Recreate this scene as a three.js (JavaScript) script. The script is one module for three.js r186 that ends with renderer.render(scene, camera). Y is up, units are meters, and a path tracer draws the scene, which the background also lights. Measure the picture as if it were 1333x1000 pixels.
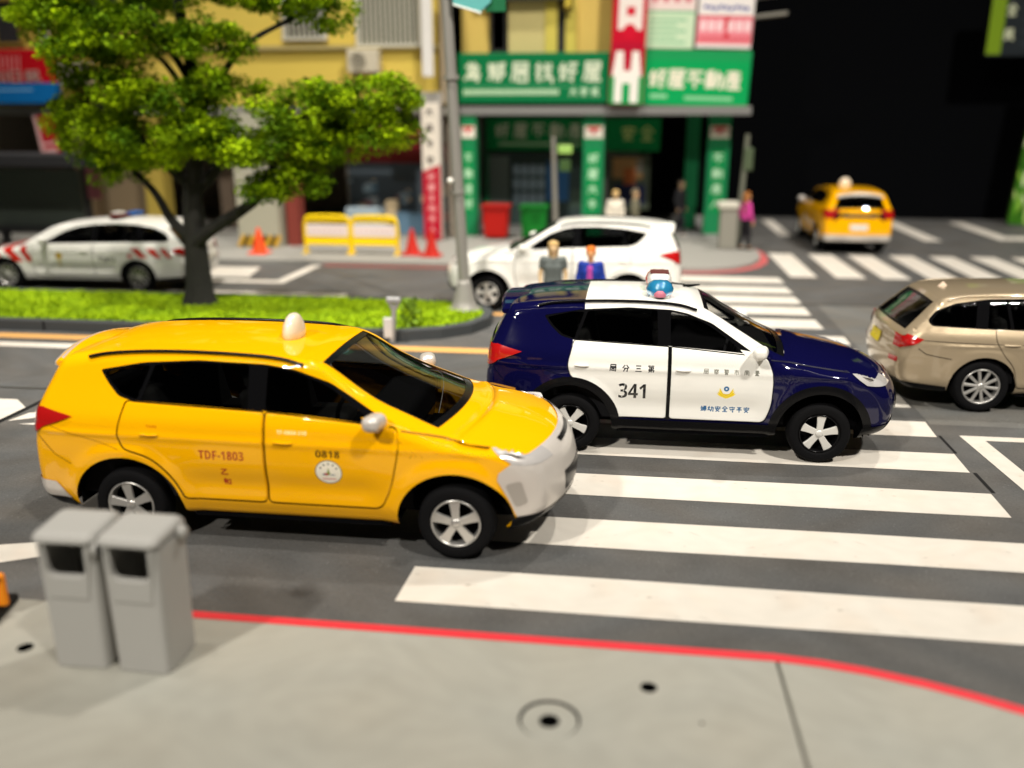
import * as THREE from 'three';
import { mergeGeometries, mergeVertices } from 'three/addons/utils/BufferGeometryUtils.js';
import { RoundedBoxGeometry } from 'three/addons/geometries/RoundedBoxGeometry.js';
import { ImprovedNoise } from 'three/addons/math/ImprovedNoise.js';
import { RectAreaLightUniformsLib } from 'three/addons/lights/RectAreaLightUniformsLib.js';
import { MarchingCubes } from 'three/addons/objects/MarchingCubes.js';

// ---------------------------------------------------------------- camera, light, exposure
const scene = new THREE.Scene();
const camera = new THREE.PerspectiveCamera(46.28, 4 / 3, 0.1, 400);
camera.position.set(0, 3.59, 0);
camera.rotation.order = 'YXZ';
camera.rotation.set(-0.2907, THREE.MathUtils.degToRad(7.6), 0);
camera.focus = 9.3;
camera.userData.fStop = 0.25;
const renderer = new THREE.WebGLRenderer({ antialias: true });
renderer.toneMapping = THREE.LinearToneMapping;
renderer.toneMappingExposure = 1.17;
renderer.shadowMap.enabled = true;
renderer.shadowMap.type = THREE.PCFSoftShadowMap;
scene.background = new THREE.Color().setRGB(0.004, 0.004, 0.005);
RectAreaLightUniformsLib.init();
// exhibition-hall track lamps above the model street: [position, target, candela, colour, radius m]
const LAMPS = [   // last two numbers: cone half angle, soft edge share
  [[-11, 60, -5], [-8.5, 4, -18], 13000, 0xfff8ee, 1.5, .28, 1],
  [[20, 60, -33], [2, 0, -14], 5200, 0xfff8ee, 1.5, .5, .6],
  [[-19, 33, 25], [.5, 0, -9], 4700, 0xfff8ee, 1.3, .36, 1],
  [[24, 46, 16], [5, 2, -21], 9800, 0xfff8ee, 1.3, .40, 1],
];
const STRIP_LAMP = { pos: [2, 34, 6], look: [0, 0, -9], w: 46, h: 1.1, power: 5, color: 0xfff4e4 };   // unseen tube lamp, added for streak highlights on the car paint
// ---------------------------------------------------------------- helpers
const PI = Math.PI, V3 = (x, y, z) => new THREE.Vector3(x, y, z);
let seed = 20;
const rnd = () => { seed = (seed * 1664525 + 1013904223) >>> 0; return seed / 4294967296; };
const clamp = (v, a, b) => Math.min(b, Math.max(a, v));
const sstep = (a, b, v) => { const t = clamp((v - a) / (b - a), 0, 1); return t * t * (3 - 2 * t); };
const gauss = (v, s) => Math.exp(-(v * v) / (2 * s * s));
const noise = new ImprovedNoise();
const taken = {};
const numbered = (n) => { taken[n] = (taken[n] ?? -1) + 1; return taken[n] ? n + '_' + String(taken[n]).padStart(3, '0') : n; };
function tag(o, label, category, group, kind) {
  if (label) o.userData.label = label;
  if (category) o.userData.category = category;
  if (group) o.userData.group = group;
  if (kind) o.userData.kind = kind;
  return o;
}
function thing(name, label, category, pos = [0, 0, 0], turn = 0, group) {
  const o = new THREE.Group(); o.name = numbered(name); scene.add(o);
  o.position.set(...pos); o.rotation.y = turn;
  return tag(o, label, category, group);
}
function mesh(name, geo, mat, parent = scene) {
  const g = Array.isArray(geo) ? (geo.length ? merge(geo) : new THREE.BufferGeometry()) : geo;
  const m = new THREE.Mesh(g, mat); m.castShadow = m.receiveShadow = true;
  m.name = parent === scene ? numbered(name) : name;
  parent.add(m); return m;
}
function struct(name, geo, mat) { const m = mesh(name, geo, mat); m.userData.kind = 'structure'; return m; }
function merge(list) {
  const fl = list.map((g) => {
    let q = g.index ? g.toNonIndexed() : g;
    for (const k of Object.keys(q.attributes)) if (!['position', 'normal', 'uv'].includes(k)) { q = q === g ? g.clone() : q; q.deleteAttribute(k); }
    return q;
  });
  return fl.length === 1 ? fl[0] : mergeGeometries(fl);
}
const T = (g, x = 0, y = 0, z = 0, rx = 0, ry = 0, rz = 0) => g.applyMatrix4(new THREE.Matrix4().compose(V3(x, y, z), new THREE.Quaternion().setFromEuler(new THREE.Euler(rx, ry, rz)), V3(1, 1, 1)));
const box = (w, h, d, x = 0, y = 0, z = 0, rx = 0, ry = 0, rz = 0) => T(new THREE.BoxGeometry(w, h, d), x, y, z, rx, ry, rz);
const rbox = (w, h, d, r, x = 0, y = 0, z = 0, rx = 0, ry = 0, rz = 0) => T(new RoundedBoxGeometry(w, h, d, 2, Math.min(r, w / 2.01, h / 2.01, d / 2.01)), x, y, z, rx, ry, rz);
const cyl = (r1, r2, h, n, x = 0, y = 0, z = 0, rx = 0, ry = 0, rz = 0) => T(new THREE.CylinderGeometry(r1, r2, h, n), x, y, z, rx, ry, rz);
const lathe = (pts, n = 24) => new THREE.LatheGeometry(pts.map((p) => new THREE.Vector2(...p)), n);
function bar(a, b, r1, r2 = r1, n = 10) {
  const A = V3(...a), B = V3(...b), d = B.clone().sub(A), g = new THREE.CylinderGeometry(r2, r1, d.length(), n);
  g.applyQuaternion(new THREE.Quaternion().setFromUnitVectors(V3(0, 1, 0), d.clone().normalize()));
  g.translate(...A.add(B).multiplyScalar(.5).toArray()); return g;
}
const tube = (pts, r, n = 40, m = 8) => new THREE.TubeGeometry(new THREE.CatmullRomCurve3(pts.map((p) => V3(...p))), n, r, m, false);
function planarUV(g, fn) {
  const p = g.attributes.position, u = new Float32Array(p.count * 2);
  for (let i = 0; i < p.count; i++) { const [a, b] = fn(p.getX(i), p.getY(i), p.getZ(i)); u[2 * i] = a; u[2 * i + 1] = b; }
  g.setAttribute('uv', new THREE.BufferAttribute(u, 2)); return g;
}
const lin = (r, g, b) => new THREE.Color().setRGB(r, g, b);
const std = (color, roughness = .6, o = {}) => new THREE.MeshPhysicalMaterial({ color, roughness, specularIntensity: .35, ...o });
const paint = (color, o = {}) => new THREE.MeshPhysicalMaterial({ color, roughness: .5, specularIntensity: 0, clearcoat: 1, clearcoatRoughness: .05, ...o });
function canvasTex(w, h, draw, repeat) {
  const c = document.createElement('canvas'); c.width = w; c.height = h;
  const x = c.getContext('2d'); draw(x, w, h);
  const t = new THREE.CanvasTexture(c); t.colorSpace = THREE.SRGBColorSpace;
  if (repeat) t.wrapS = t.wrapT = THREE.RepeatWrapping;
  return t;
}
function dataTex(n, fn, srgb) {           // grey or colour noise texture that tiles
  const a = new Uint8Array(n * n * 4);
  for (let j = 0; j < n; j++) for (let i = 0; i < n; i++) {
    const v = fn(i / n, j / n), k = 4 * (j * n + i);
    const c = Array.isArray(v) ? v : [v, v, v];
    a[k] = clamp(c[0], 0, 1) * 255; a[k + 1] = clamp(c[1], 0, 1) * 255; a[k + 2] = clamp(c[2], 0, 1) * 255; a[k + 3] = 255;
  }
  const t = new THREE.DataTexture(a, n, n); t.wrapS = t.wrapT = THREE.RepeatWrapping; t.magFilter = THREE.LinearFilter; t.minFilter = THREE.LinearMipmapLinearFilter; t.generateMipmaps = true;
  if (srgb) t.colorSpace = THREE.SRGBColorSpace;
  t.needsUpdate = true; return t;
}
function tileNoise(u, v, f, z = 0) {      // noise that wraps at 1
  const a = u * 2 * PI, b = v * 2 * PI, k = f / (2 * PI);
  return noise.noise(Math.cos(a) * k + z, Math.sin(a) * k + Math.cos(b) * k * 1.3, Math.sin(b) * k * 1.3 + z * 1.7);
}
// ---------------------------------------------------------------- stroke lettering for the shop signs (10 x 10 grid, y down)
const GLYPH = {
  '為': '3,0 4,1.5|6.5,0 2,7|1,2.2 8.5,2.2|8.5,2.2 7,4.2 3,4.2|7.6,4.2 6.5,6 2.2,6|2,7 8.5,6.4 7.6,9.6 6.4,9.2|1,7.6 .6,9.4|3,7.6 3.4,9|4.7,7.4 5.2,8.8|6.2,7.3 6.8,8.4',
  '鄰': '1,.5 2,1.5|5,.5 4,1.5|.6,2.4 5.6,2.4|3,1 3,5|2.8,2.6 .8,4.6|3.2,2.6 5.4,4.4|1,5.6 2.6,5.6 1,9.4|3.4,5.4 5.8,5.4|3.4,7.2 6,7.2|4.6,4.8 4.6,10|3.2,5.6 3.2,7.2|7,.6 7,10|7,.8 9.4,.8 8.2,3.8 9.4,6 8,7.4',
  '居': '1,.6 9,.6 9,3 1.8,3|1.8,.6 1.6,6 .4,9.8|2.6,4.8 9.6,4.8|6,3 6,6.4|3.4,6.4 8.8,6.4 8.8,9.8 3.4,9.8 3.4,6.4',
  '找': '.4,2.6 3.8,2.6|2.2,.2 2.2,9.4 1,8.6|.4,6.4 3.8,5.2|4.4,3.6 9.6,3|6,.4 6.8,5.6 9.4,9.8 9.6,7.8|8.8,5 4.6,9.4|8,.6 9,1.8',
  '好': '2.4,.4 1,5.4 4,9.2|.2,3 4.4,3 3,7 .6,9.6|5,1 9.2,1 7.2,3.4|7.2,3.4 7.2,9.6 5.8,9|4.8,5 9.8,5',
  '屋': '1.2,.4 9,.4 9,2.6 1.8,2.6|1.8,.4 1.6,6 .4,9.8|2.6,3.8 9.4,3.8|5.4,3.8 3.4,5.8 8.4,5.6|7.4,4.8 8.8,6.2|2.8,7.6 9,7.6|6,6 6,9.6|2,9.6 9.8,9.6',
  '不': '.4,1 9.6,1|5.4,1 .6,6.4|5,3.6 5,10|5.6,4 9.4,6.8',
  '動': '5,.2 .8,1.2|.2,2.4 5.4,2.4|2.8,1 2.8,9|.8,3.8 5,3.8 5,6.4 .8,6.4 .8,3.8|.8,5.1 5,5.1|.6,7.7 5,7.7|.2,9.4 5.4,8.8|5.6,3 9.6,3 9.2,9.6 8,9|7.4,.4 7.2,6 5.2,9.8',
  '產': '5,0 5.4,1|1.4,1.2 9,1.2|3.4,1.6 6.8,3.2|6.8,1.6 3.2,3.2|1.6,3.8 9.4,3.8|1.8,3.8 .4,9.8|3.8,4.4 2.8,6|3,5.6 9,5.6|3.2,7.6 8.8,7.6|5.8,4.2 5.8,9.8|2,9.8 9.6,9.8',
  '第': '2,.2 .8,2|1.6,1 4.4,1|6.4,.2 5.2,2|6,1 9,1|1.6,3 8,3 8,5|2,5 8,5|2,5 1.6,7 8.6,7 8,9.2 7,8.8|5,3 5,10|4.6,7.2 1,9.8',
  '三': '1.4,1.4 8.6,1.4|2,5 8,5|.6,9 9.4,9',
  '分': '4,.6 .4,5|6,.6 9.6,5|2.4,5 7.6,5 7,9.4 5.8,9|4.6,5 1.6,9.8',
  '局': '1.4,.6 8.8,.6 8.8,3.2 1.8,3.2|1.8,.6 .6,9.8|2,4.8 9,4.8 8.4,9.6 7.4,9.2|3.2,6.4 6.4,6.4 6.4,8.8 3.2,8.8 3.2,6.4',
  '察': '5,0 5,1|1,3 1,1.4 9,1.4 8.4,3|3.4,2.2 1,5.4|2.4,3 4.4,3 1.2,6.4|5.6,3 8.4,3 6,5|5.4,3.2 9.4,6|3,5.8 7,5.8|1.6,7.2 8.6,7.2|5,7.2 5,9.8 4,9.4|3,8 1.8,9.4|7,8 8.4,9.4',
  '警': '.4,.8 5,.8|1.6,0 1.6,1.6|3.8,0 3.8,1.6|1.4,2 5,2 4.6,4.6|1.6,3 3.4,3 3.4,4.2 1.6,4.2|7,0 5.8,2.4|6.4,1.2 9.4,1.2|8.4,1.4 5.6,4.6|6.4,2 9.4,4.6|1,5.6 9,5.6|2.4,6.6 7.6,6.6|2.4,7.4 7.6,7.4|2.6,8.2 7.4,8.2 7.4,9.8 2.6,9.8 2.6,8.2',
  '市': '5,0 5,1.6|.8,1.8 9.2,1.8|2,3.8 2,8.6|2,3.8 8,3.8 8,8.2 7,8|5,1.8 5,10',
  '南': '1,1.4 9,1.4|5,0 5,3.2|1.2,9.8 1.2,3.2 8.8,3.2 8.8,9.4 7.8,9.2|3.6,3.8 4.2,5|6.4,3.8 5.8,5|2.8,5.4 7.2,5.4|2.6,7.2 7.4,7.2|5,5.4 5,9.6',
  '臺': '2,.8 8,.8|5,0 5,1.6|1.4,1.8 8.6,1.8|2.6,2.6 7.4,2.6 7.4,3.8 2.6,3.8 2.6,2.6|1,5.6 1,4.6 9,4.6 9,5.6|2.6,5.8 7.4,5.8|4.4,5.8 3,7.2 7,7.2|2,8.4 8,8.4|5,7.2 5,9.8|1,9.8 9,9.8',
  '婦': '2.2,.4 1,5.4 4,9.2|.2,3 4.2,3 3,7 .6,9.6|5,.8 9,.8 9,3.6 5,3.6|5,2.2 9,2.2|4.6,5.8 4.6,4.8 9.6,4.8 9.6,5.8|5,9 5,6.4 9.2,6.4 9.2,8.8|7.1,5 7.1,10',
  '幼': '3,.4 .8,3.6 3.6,3.8|3.8,2.4 .6,7.2 4.2,6.8|3.6,5.6 5,8.4|5.4,3 9.6,3 9.2,9.4 8,9|7.2,.4 7,5.6 5,9.8',
  '安': '5,0 5,1.2|1,3.2 1,1.6 9,1.6 8.4,3.2|4.6,2.6 2.6,6.4 8,9.8|.4,4.6 9.6,4.6|7,4.8 5,7.8 1.6,9.8',
  '全': '5,0 .4,4.2|5,0 9.6,4.2|2.4,4.4 7.6,4.4|2.8,6.8 7.2,6.8|5,4.4 5,9.4|1,9.4 9,9.4',
  '守': '5,0 5,1.2|1,3.2 1,1.6 9,1.6 8.4,3.2|.8,4.8 9.2,4.8|6.4,3 6.4,9.6 5,9|3,6 4,7.6',
  '人': '5,.6 4.6,4 .6,9.6|5,3.4 9.4,9.6',
  '民': '1.6,.8 8,.8 8,3.6 1.6,3.6|1.6,.8 1.6,9.4 4.6,7.8|1.6,5.8 9,5.8|4.8,3.6 6.4,8 9,9.6 9.4,8',
  '乙': '1,1.4 8,1.4 1.2,8 2,9.4 9,9.2 9.2,7.6',
  '和': '4.6,.4 1,1.6|.4,3.4 5.2,3.4|2.8,1.2 2.8,10|2.6,3.8 .4,7|3,4 5,6.4|6,2 9.6,2 9.6,9 6,9 6,2',
  '大': '.6,3.4 9.4,3.4|5,.2 4.6,4.4 .6,9.8|5.2,4 9.4,9.8',
  '平': '1.4,1 8.6,1|3,2.4 3.8,4.2|7,2.4 6.2,4.2|.6,5.4 9.4,5.4|5,1 5,10',
  '日': '2,.6 8,.6 8,9.6 2,9.6 2,.6|2,5 8,5',
};
function glyph(x, ch, cx, cy, s, lw) {
  x.lineWidth = lw; x.lineCap = 'butt'; x.lineJoin = 'miter';
  for (const st of GLYPH[ch].split('|')) {
    x.beginPath();
    st.split(' ').forEach((p, i) => { const [a, b] = p.split(',').map(Number); x[i ? 'lineTo' : 'moveTo'](cx + (a / 10 - .5) * s, cy + (b / 10 - .5) * s); });
    x.stroke();
  }
}
function glyphs(x, str, cx, cy, s, gap, lw, color, vertical) {
  x.strokeStyle = color;
  [...str].forEach((ch, i) => { const o = (i - (str.length - 1) / 2) * gap; glyph(x, ch, vertical ? cx : cx + o, vertical ? cy + o : cy, s, lw); });
}
function words(x, str, cx, cy, size, color, weight = 'bold', stretch = 1) {
  x.save(); x.translate(cx, cy); x.scale(stretch, 1);
  x.font = weight + ' ' + size + 'px sans-serif'; x.textAlign = 'center'; x.textBaseline = 'middle'; x.fillStyle = color; x.fillText(str, 0, 0); x.restore();
}
// ---------------------------------------------------------------- die-cast car bodies
// A body is a centre-line outline in side view (x forward from the rear axle, y up), a half-width over that plane, rounded edges and a plan curve.
function crPath(ctrl, step) {              // Catmull-Rom through control points [x, y, name]; returns points and named indices
  const pts = [], named = {}, n = ctrl.length;
  const P = (i) => ctrl[clamp(i, 0, n - 1)];
  for (let i = 0; i < n - 1; i++) {
    const [a, b, c, d] = [P(i - 1), P(i), P(i + 1), P(i + 2)], L = Math.hypot(c[0] - b[0], c[1] - b[1]), m = Math.max(1, Math.round(L / step));
    if (b[2]) named[b[2]] = pts.length;
    for (let k = 0; k < m; k++) {
      const t = k / m, q = (j) => .5 * (2 * b[j] + (c[j] - a[j]) * t + (2 * a[j] - 5 * b[j] + 4 * c[j] - d[j]) * t * t + (3 * b[j] - a[j] - 3 * c[j] + d[j]) * t * t * t);
      pts.push([q(0), q(1)]);
    }
  }
  if (P(n - 1)[2]) named[P(n - 1)[2]] = pts.length;
  pts.push([P(n - 1)[0], P(n - 1)[1]]);
  return { pts, named };
}
function densify(poly, step, closed = true) {
  const out = [], n = poly.length;
  for (let i = 0; i < (closed ? n : n - 1); i++) {
    const a = poly[i], b = poly[(i + 1) % n], m = Math.max(1, Math.ceil(Math.hypot(b[0] - a[0], b[1] - a[1]) / step));
    for (let k = 0; k < m; k++) out.push([a[0] + (b[0] - a[0]) * k / m, a[1] + (b[1] - a[1]) * k / m]);
  }
  if (!closed) out.push(poly[n - 1]);
  return out;
}
function roundPoly(poly, r, n = 5) {        // rounds corners; a point may carry its own radius as a third entry
  const out = [], N = poly.length;
  for (let i = 0; i < N; i++) {
    const p = poly[i], a = poly[(i + N - 1) % N], b = poly[(i + 1) % N], R = p[2] ?? r;
    const la = Math.hypot(a[0] - p[0], a[1] - p[1]), lb = Math.hypot(b[0] - p[0], b[1] - p[1]), q = Math.min(R, la * .48, lb * .48);
    if (q < .002) { out.push([p[0], p[1]]); continue; }
    const s = [p[0] + (a[0] - p[0]) * q / la, p[1] + (a[1] - p[1]) * q / la], e = [p[0] + (b[0] - p[0]) * q / lb, p[1] + (b[1] - p[1]) * q / lb];
    for (let k = 0; k <= n; k++) { const t = k / n; out.push([(1 - t) ** 2 * s[0] + 2 * t * (1 - t) * p[0] + t * t * e[0], (1 - t) ** 2 * s[1] + 2 * t * (1 - t) * p[1] + t * t * e[1]]); }
  }
  return out;
}
function insetPoly(poly, d) {               // moves a closed outline inward by d (negative: outward)
  let A = 0; const n = poly.length;
  for (let i = 0; i < n; i++) { const a = poly[i], b = poly[(i + 1) % n]; A += a[0] * b[1] - b[0] * a[1]; }
  const s = A > 0 ? 1 : -1;
  return poly.map((p, i) => {
    const a = poly[(i + n - 1) % n], b = poly[(i + 1) % n];
    let t1 = [p[0] - a[0], p[1] - a[1]], t2 = [b[0] - p[0], b[1] - p[1]];
    const l1 = Math.hypot(...t1) || 1, l2 = Math.hypot(...t2) || 1;
    const n1 = [-t1[1] / l1, t1[0] / l1], n2 = [-t2[1] / l2, t2[0] / l2];
    let nx = n1[0] + n2[0], ny = n1[1] + n2[1]; const l = Math.hypot(nx, ny) || 1; nx /= l; ny /= l;
    const k = Math.min(1.6, 1 / Math.max(.5, nx * n1[0] + ny * n1[1]));
    return [p[0] + nx * d * k * s, p[1] + ny * d * k * s];
  });
}
function triangulate2(poly, holes, maxLen) { // fine triangles over a polygon: earcut, then edges split until short enough
  const v2 = (l) => l.map((p) => new THREE.Vector2(p[0], p[1]));
  let c = v2(poly), hs = holes.map(v2);
  if (THREE.ShapeUtils.isClockWise(c)) c.reverse();
  hs = hs.map((h) => (THREE.ShapeUtils.isClockWise(h) ? h : h.reverse()));
  let tris = THREE.ShapeUtils.triangulateShape(c, hs);
  const P = c.concat(...hs).map((p) => [p.x, p.y]);
  for (let it = 0; it < 9; it++) {
    const mid = new Map(); let any = false;
    const m = (a, b) => {
      const k = a < b ? a * 1e6 + b : b * 1e6 + a;
      if (mid.has(k)) return mid.get(k);
      const p = P[a], q = P[b], x = (p[0] + q[0]) / 2, y = (p[1] + q[1]) / 2;
      let r = -1;
      if (Math.hypot(p[0] - q[0], p[1] - q[1]) > maxLen(x, y)) { r = P.length; P.push([x, y]); any = true; }
      mid.set(k, r); return r;
    };
    const out = [];
    for (const [a, b, d] of tris) {
      const ab = m(a, b), bd = m(b, d), da = m(d, a), k = (ab >= 0) + (bd >= 0) + (da >= 0);
      if (k === 0) out.push([a, b, d]);
      else if (k === 3) out.push([a, ab, da], [ab, b, bd], [da, bd, d], [ab, bd, da]);
      else if (k === 1) { if (ab >= 0) out.push([a, ab, d], [ab, b, d]); else if (bd >= 0) out.push([a, b, bd], [a, bd, d]); else out.push([a, b, da], [da, b, d]); }
      else if (ab < 0) out.push([a, b, da], [b, bd, da], [da, bd, d]);
      else if (bd < 0) out.push([a, ab, da], [ab, b, da], [da, b, d]);
      else out.push([a, ab, d], [ab, b, bd], [ab, bd, d]);
    }
    tris = out; if (!any) break;
  }
  return { P, tris };
}
function geoFrom(pos, idx, uv) {
  const g = new THREE.BufferGeometry();
  g.setAttribute('position', new THREE.Float32BufferAttribute(pos.flat(), 3));
  g.setAttribute('uv', new THREE.Float32BufferAttribute(uv.flat(), 2));
  g.setIndex(idx.flat()); return g;
}
function mirrored(g, flipU) {
  const m = g.clone(), p = m.attributes.position;
  for (let i = 0; i < p.count; i++) p.setZ(i, -p.getZ(i));
  if (flipU) { const u = m.attributes.uv; for (let i = 0; i < u.count; i++) u.setX(i, 1 - u.getX(i)); }
  if (m.index) { const a = m.index.array; for (let i = 0; i < a.length; i += 3) { const t = a[i]; a[i] = a[i + 1]; a[i + 1] = t; } }
  m.computeVertexNormals(); return m;
}
function weld(list) { const g = merge(list); g.deleteAttribute('normal'); const m = mergeVertices(g, 2e-4); m.computeVertexNormals(); return m; }
class Shell {
  constructor(P) {
    Object.assign(this, P);
    const { pts, named } = crPath(P.outline, .024); this.top = pts; this.named = named;
    const bottom = densify([pts[pts.length - 1], pts[0]], .03, false).slice(1, -1);
    this.loop = pts.concat(bottom);
    this.cache = new Map();
  }
  dist(x, y) {                              // distance to the outline and the inward direction
    let best = 1e9, bx = 0, by = 0, nx = 0, ny = 0; const L = this.loop, n = L.length;
    for (let i = 0; i < n; i++) {
      const a = L[i], b = L[i + 1 === n ? 0 : i + 1], ex = b[0] - a[0], ey = b[1] - a[1];
      const t = clamp(((x - a[0]) * ex + (y - a[1]) * ey) / (ex * ex + ey * ey || 1), 0, 1), dx = x - a[0] - t * ex, dy = y - a[1] - t * ey, d = dx * dx + dy * dy;
      if (d < best) { best = d; bx = dx; by = dy; nx = ey; ny = -ex; }
    }
    const d = Math.sqrt(best); if (d < 1e-4) { const l = Math.hypot(nx, ny) || 1; return [0, nx / l, ny / l]; }
    return [d, bx / d, by / d];
  }
  warp(x, y, z) {
    const a = Math.min(1.1, Math.abs(z) / .9), a2 = a * a;
    return [x + this.bend(x, y) * a2, y - this.crown(x, y) * a2, z];
  }
  side(x, y, lift = 0) {                    // outside surface of the +z side
    const [d, gx, gy] = this.dist(x, y), r = this.round(x, y), q = Math.max(0, r - d), s = Math.sqrt(Math.max(0, r * r - q * q)), z = this.width(x, y) - r + s;
    if (!lift) return this.warp(x, y, z);
    const e = .01, wx = (this.width(x + e, y) - this.width(x - e, y)) / (2 * e), wy = (this.width(x, y + e) - this.width(x, y - e)) / (2 * e);
    let n = [-gx * q / r - wx * s / r, -gy * q / r - wy * s / r, s / r]; const l = Math.hypot(...n);
    return this.warp(x + n[0] / l * lift, y + n[1] / l * lift, z + n[2] / l * lift);
  }
  unwarp(p) {                               // where on the plane a point seen at (X, Y) from the side lies
    let x = p[0], y = p[1];
    for (let i = 0; i < 5; i++) { const q = this.side(x, y); x += p[0] - q[0]; y += p[1] - q[1]; }
    return [x, y];
  }
  un(poly) { return poly.map((p) => this.unwarp(p)); }
  strip(i, s, lift = 0) {                   // top, front and rear surface: outline sample i, s = -1..1 across
    const p = this.top[i], a = this.top[Math.max(0, i - 1)], b = this.top[Math.min(this.top.length - 1, i + 1)];
    const z = (this.width(p[0], p[1]) - this.round(p[0], p[1])) * s;
    let nx = -(b[1] - a[1]), ny = b[0] - a[0]; const l = Math.hypot(nx, ny) || 1; nx /= l; ny /= l;
    return this.warp(p[0] + nx * lift, p[1] + ny * lift, z);
  }
  stripGeo(i0, i1, sList, lift = 0, skip = null, uvBox = null) {
    const pos = [], uv = [], idx = [], m = sList.length;
    for (let i = i0; i <= i1; i++) for (let j = 0; j < m; j++) {
      pos.push(this.strip(i, sList[j], lift));
      uv.push(uvBox ? [(j / (m - 1)), (i - i0) / (i1 - i0)] : [(this.top[i][0] + 1.4) / 5.4, this.top[i][1] / 1.8]);
    }
    for (let i = 0; i < i1 - i0; i++) for (let j = 0; j < m - 1; j++) {
      if (skip && skip(i + i0, (sList[j] + sList[j + 1]) / 2)) continue;
      const a = i * m + j, b = a + 1, c = a + m, d = c + 1;
      idx.push([a, b, c], [b, d, c]);
    }
    const g = geoFrom(pos, idx, uv); g.computeVertexNormals(); return g;
  }
  panel(raw, { holes = [], lift = 0, bevel = 0, maxLen = .05, uvBox = null, uvSeen = null } = {}) {
    const fine = (x, y) => (this.dist(x, y)[0] < this.round(x, y) * 1.15 ? Math.min(.034, maxLen) : maxLen);
    let ring = [], base = raw;
    if (bevel) { ring = [0, .3, .65, 1].map((k) => [k === 0 ? raw : insetPoly(raw, bevel * k), lift - bevel * (1 - Math.sqrt(1 - (1 - k) ** 2))]); base = ring[3][0]; }
    const { P, tris } = triangulate2(base, holes, fine);
    const pos = [], uv = [], idx = tris.slice();
    const put = (p, l) => {
      const q = this.side(p[0], p[1], l); pos.push(q);
      uv.push(uvSeen ? [(q[0] - uvSeen[0]) / (uvSeen[2] - uvSeen[0]), (q[1] - uvSeen[1]) / (uvSeen[3] - uvSeen[1])] : [(p[0] + 1.4) / 5.4, p[1] / 1.8]);
    };
    for (const p of P) put(p, lift);
    if (bevel) {
      let prev = null; const ccw = !THREE.ShapeUtils.isClockWise(raw.map((p) => new THREE.Vector2(...p)));
      for (const [pl, l] of ring) {
        const at = pos.length; for (const p of pl) put(p, l);
        if (prev !== null) for (let i = 0; i < pl.length; i++) { const j = (i + 1) % pl.length; if (ccw) idx.push([prev + i, prev + j, at + i], [prev + j, at + j, at + i]); else idx.push([prev + j, prev + i, at + i], [at + j, prev + j, at + i]); }
        prev = at;
      }
    }
    let g = geoFrom(pos, idx, uv);
    if (bevel) g = mergeVertices(g, 1e-5);
    g.computeVertexNormals(); return g;
  }
  wrap(n0, n1, inner, sIn, lift, opt = {}) {  // a lamp or bumper that turns the corner: side piece plus strip piece, on one side (sIn > -1) or all across
    const i0 = typeof n0 === 'number' ? n0 : this.named[n0], i1 = typeof n1 === 'number' ? n1 : this.named[n1];
    const edge = this.top.slice(i0, i1 + 1), poly = edge.concat(this.un(densify(inner, .03, false)));
    const side = this.panel(poly, { lift, maxLen: .03 });
    const m = Math.max(4, Math.round((1 - sIn) * 14)), sl = [];
    for (let j = 0; j <= m; j++) sl.push(sIn + (1 - sIn) * j / m);
    const gs = [this.stripGeo(i0, i1, sl, lift)].concat(side);
    if (sIn <= -1) gs.push(mirrored(side));
    return weld(gs);
  }
  near(x, y) { let b = 0, d = 1e9; this.top.forEach((p, i) => { const q = Math.hypot(p[0] - x, p[1] - y); if (q < d) { d = q; b = i; } }); return b; }
  ribbon(pts, w, lift = .003) {             // a thin dark line that lies on the side (a panel gap)
    const c = densify(pts, .03, false), L = [], R = [];
    c.forEach((p, i) => { const a = c[Math.max(0, i - 1)], b = c[Math.min(c.length - 1, i + 1)], l = Math.hypot(b[0] - a[0], b[1] - a[1]) || 1, nx = -(b[1] - a[1]) / l * w / 2, ny = (b[0] - a[0]) / l * w / 2; L.push([p[0] + nx, p[1] + ny]); R.push([p[0] - nx, p[1] - ny]); });
    const pos = [], uv = [], idx = [];
    L.forEach((p, i) => { pos.push(this.side(...this.unwarp(p), lift), this.side(...this.unwarp(R[i]), lift)); uv.push([0, 0], [1, 0]); if (i) { const a = 2 * i - 2; idx.push([a, a + 1, a + 2], [a + 1, a + 3, a + 2]); } });
    const g = geoFrom(pos, idx, uv); g.computeVertexNormals(); return g;
  }
}
const arc = (cx, cy, r, a0, a1, n = 24) => Array.from({ length: n + 1 }, (_, i) => { const a = (a0 + (a1 - a0) * i / n) * PI / 180; return [cx + r * Math.cos(a), cy + r * Math.sin(a)]; });

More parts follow.
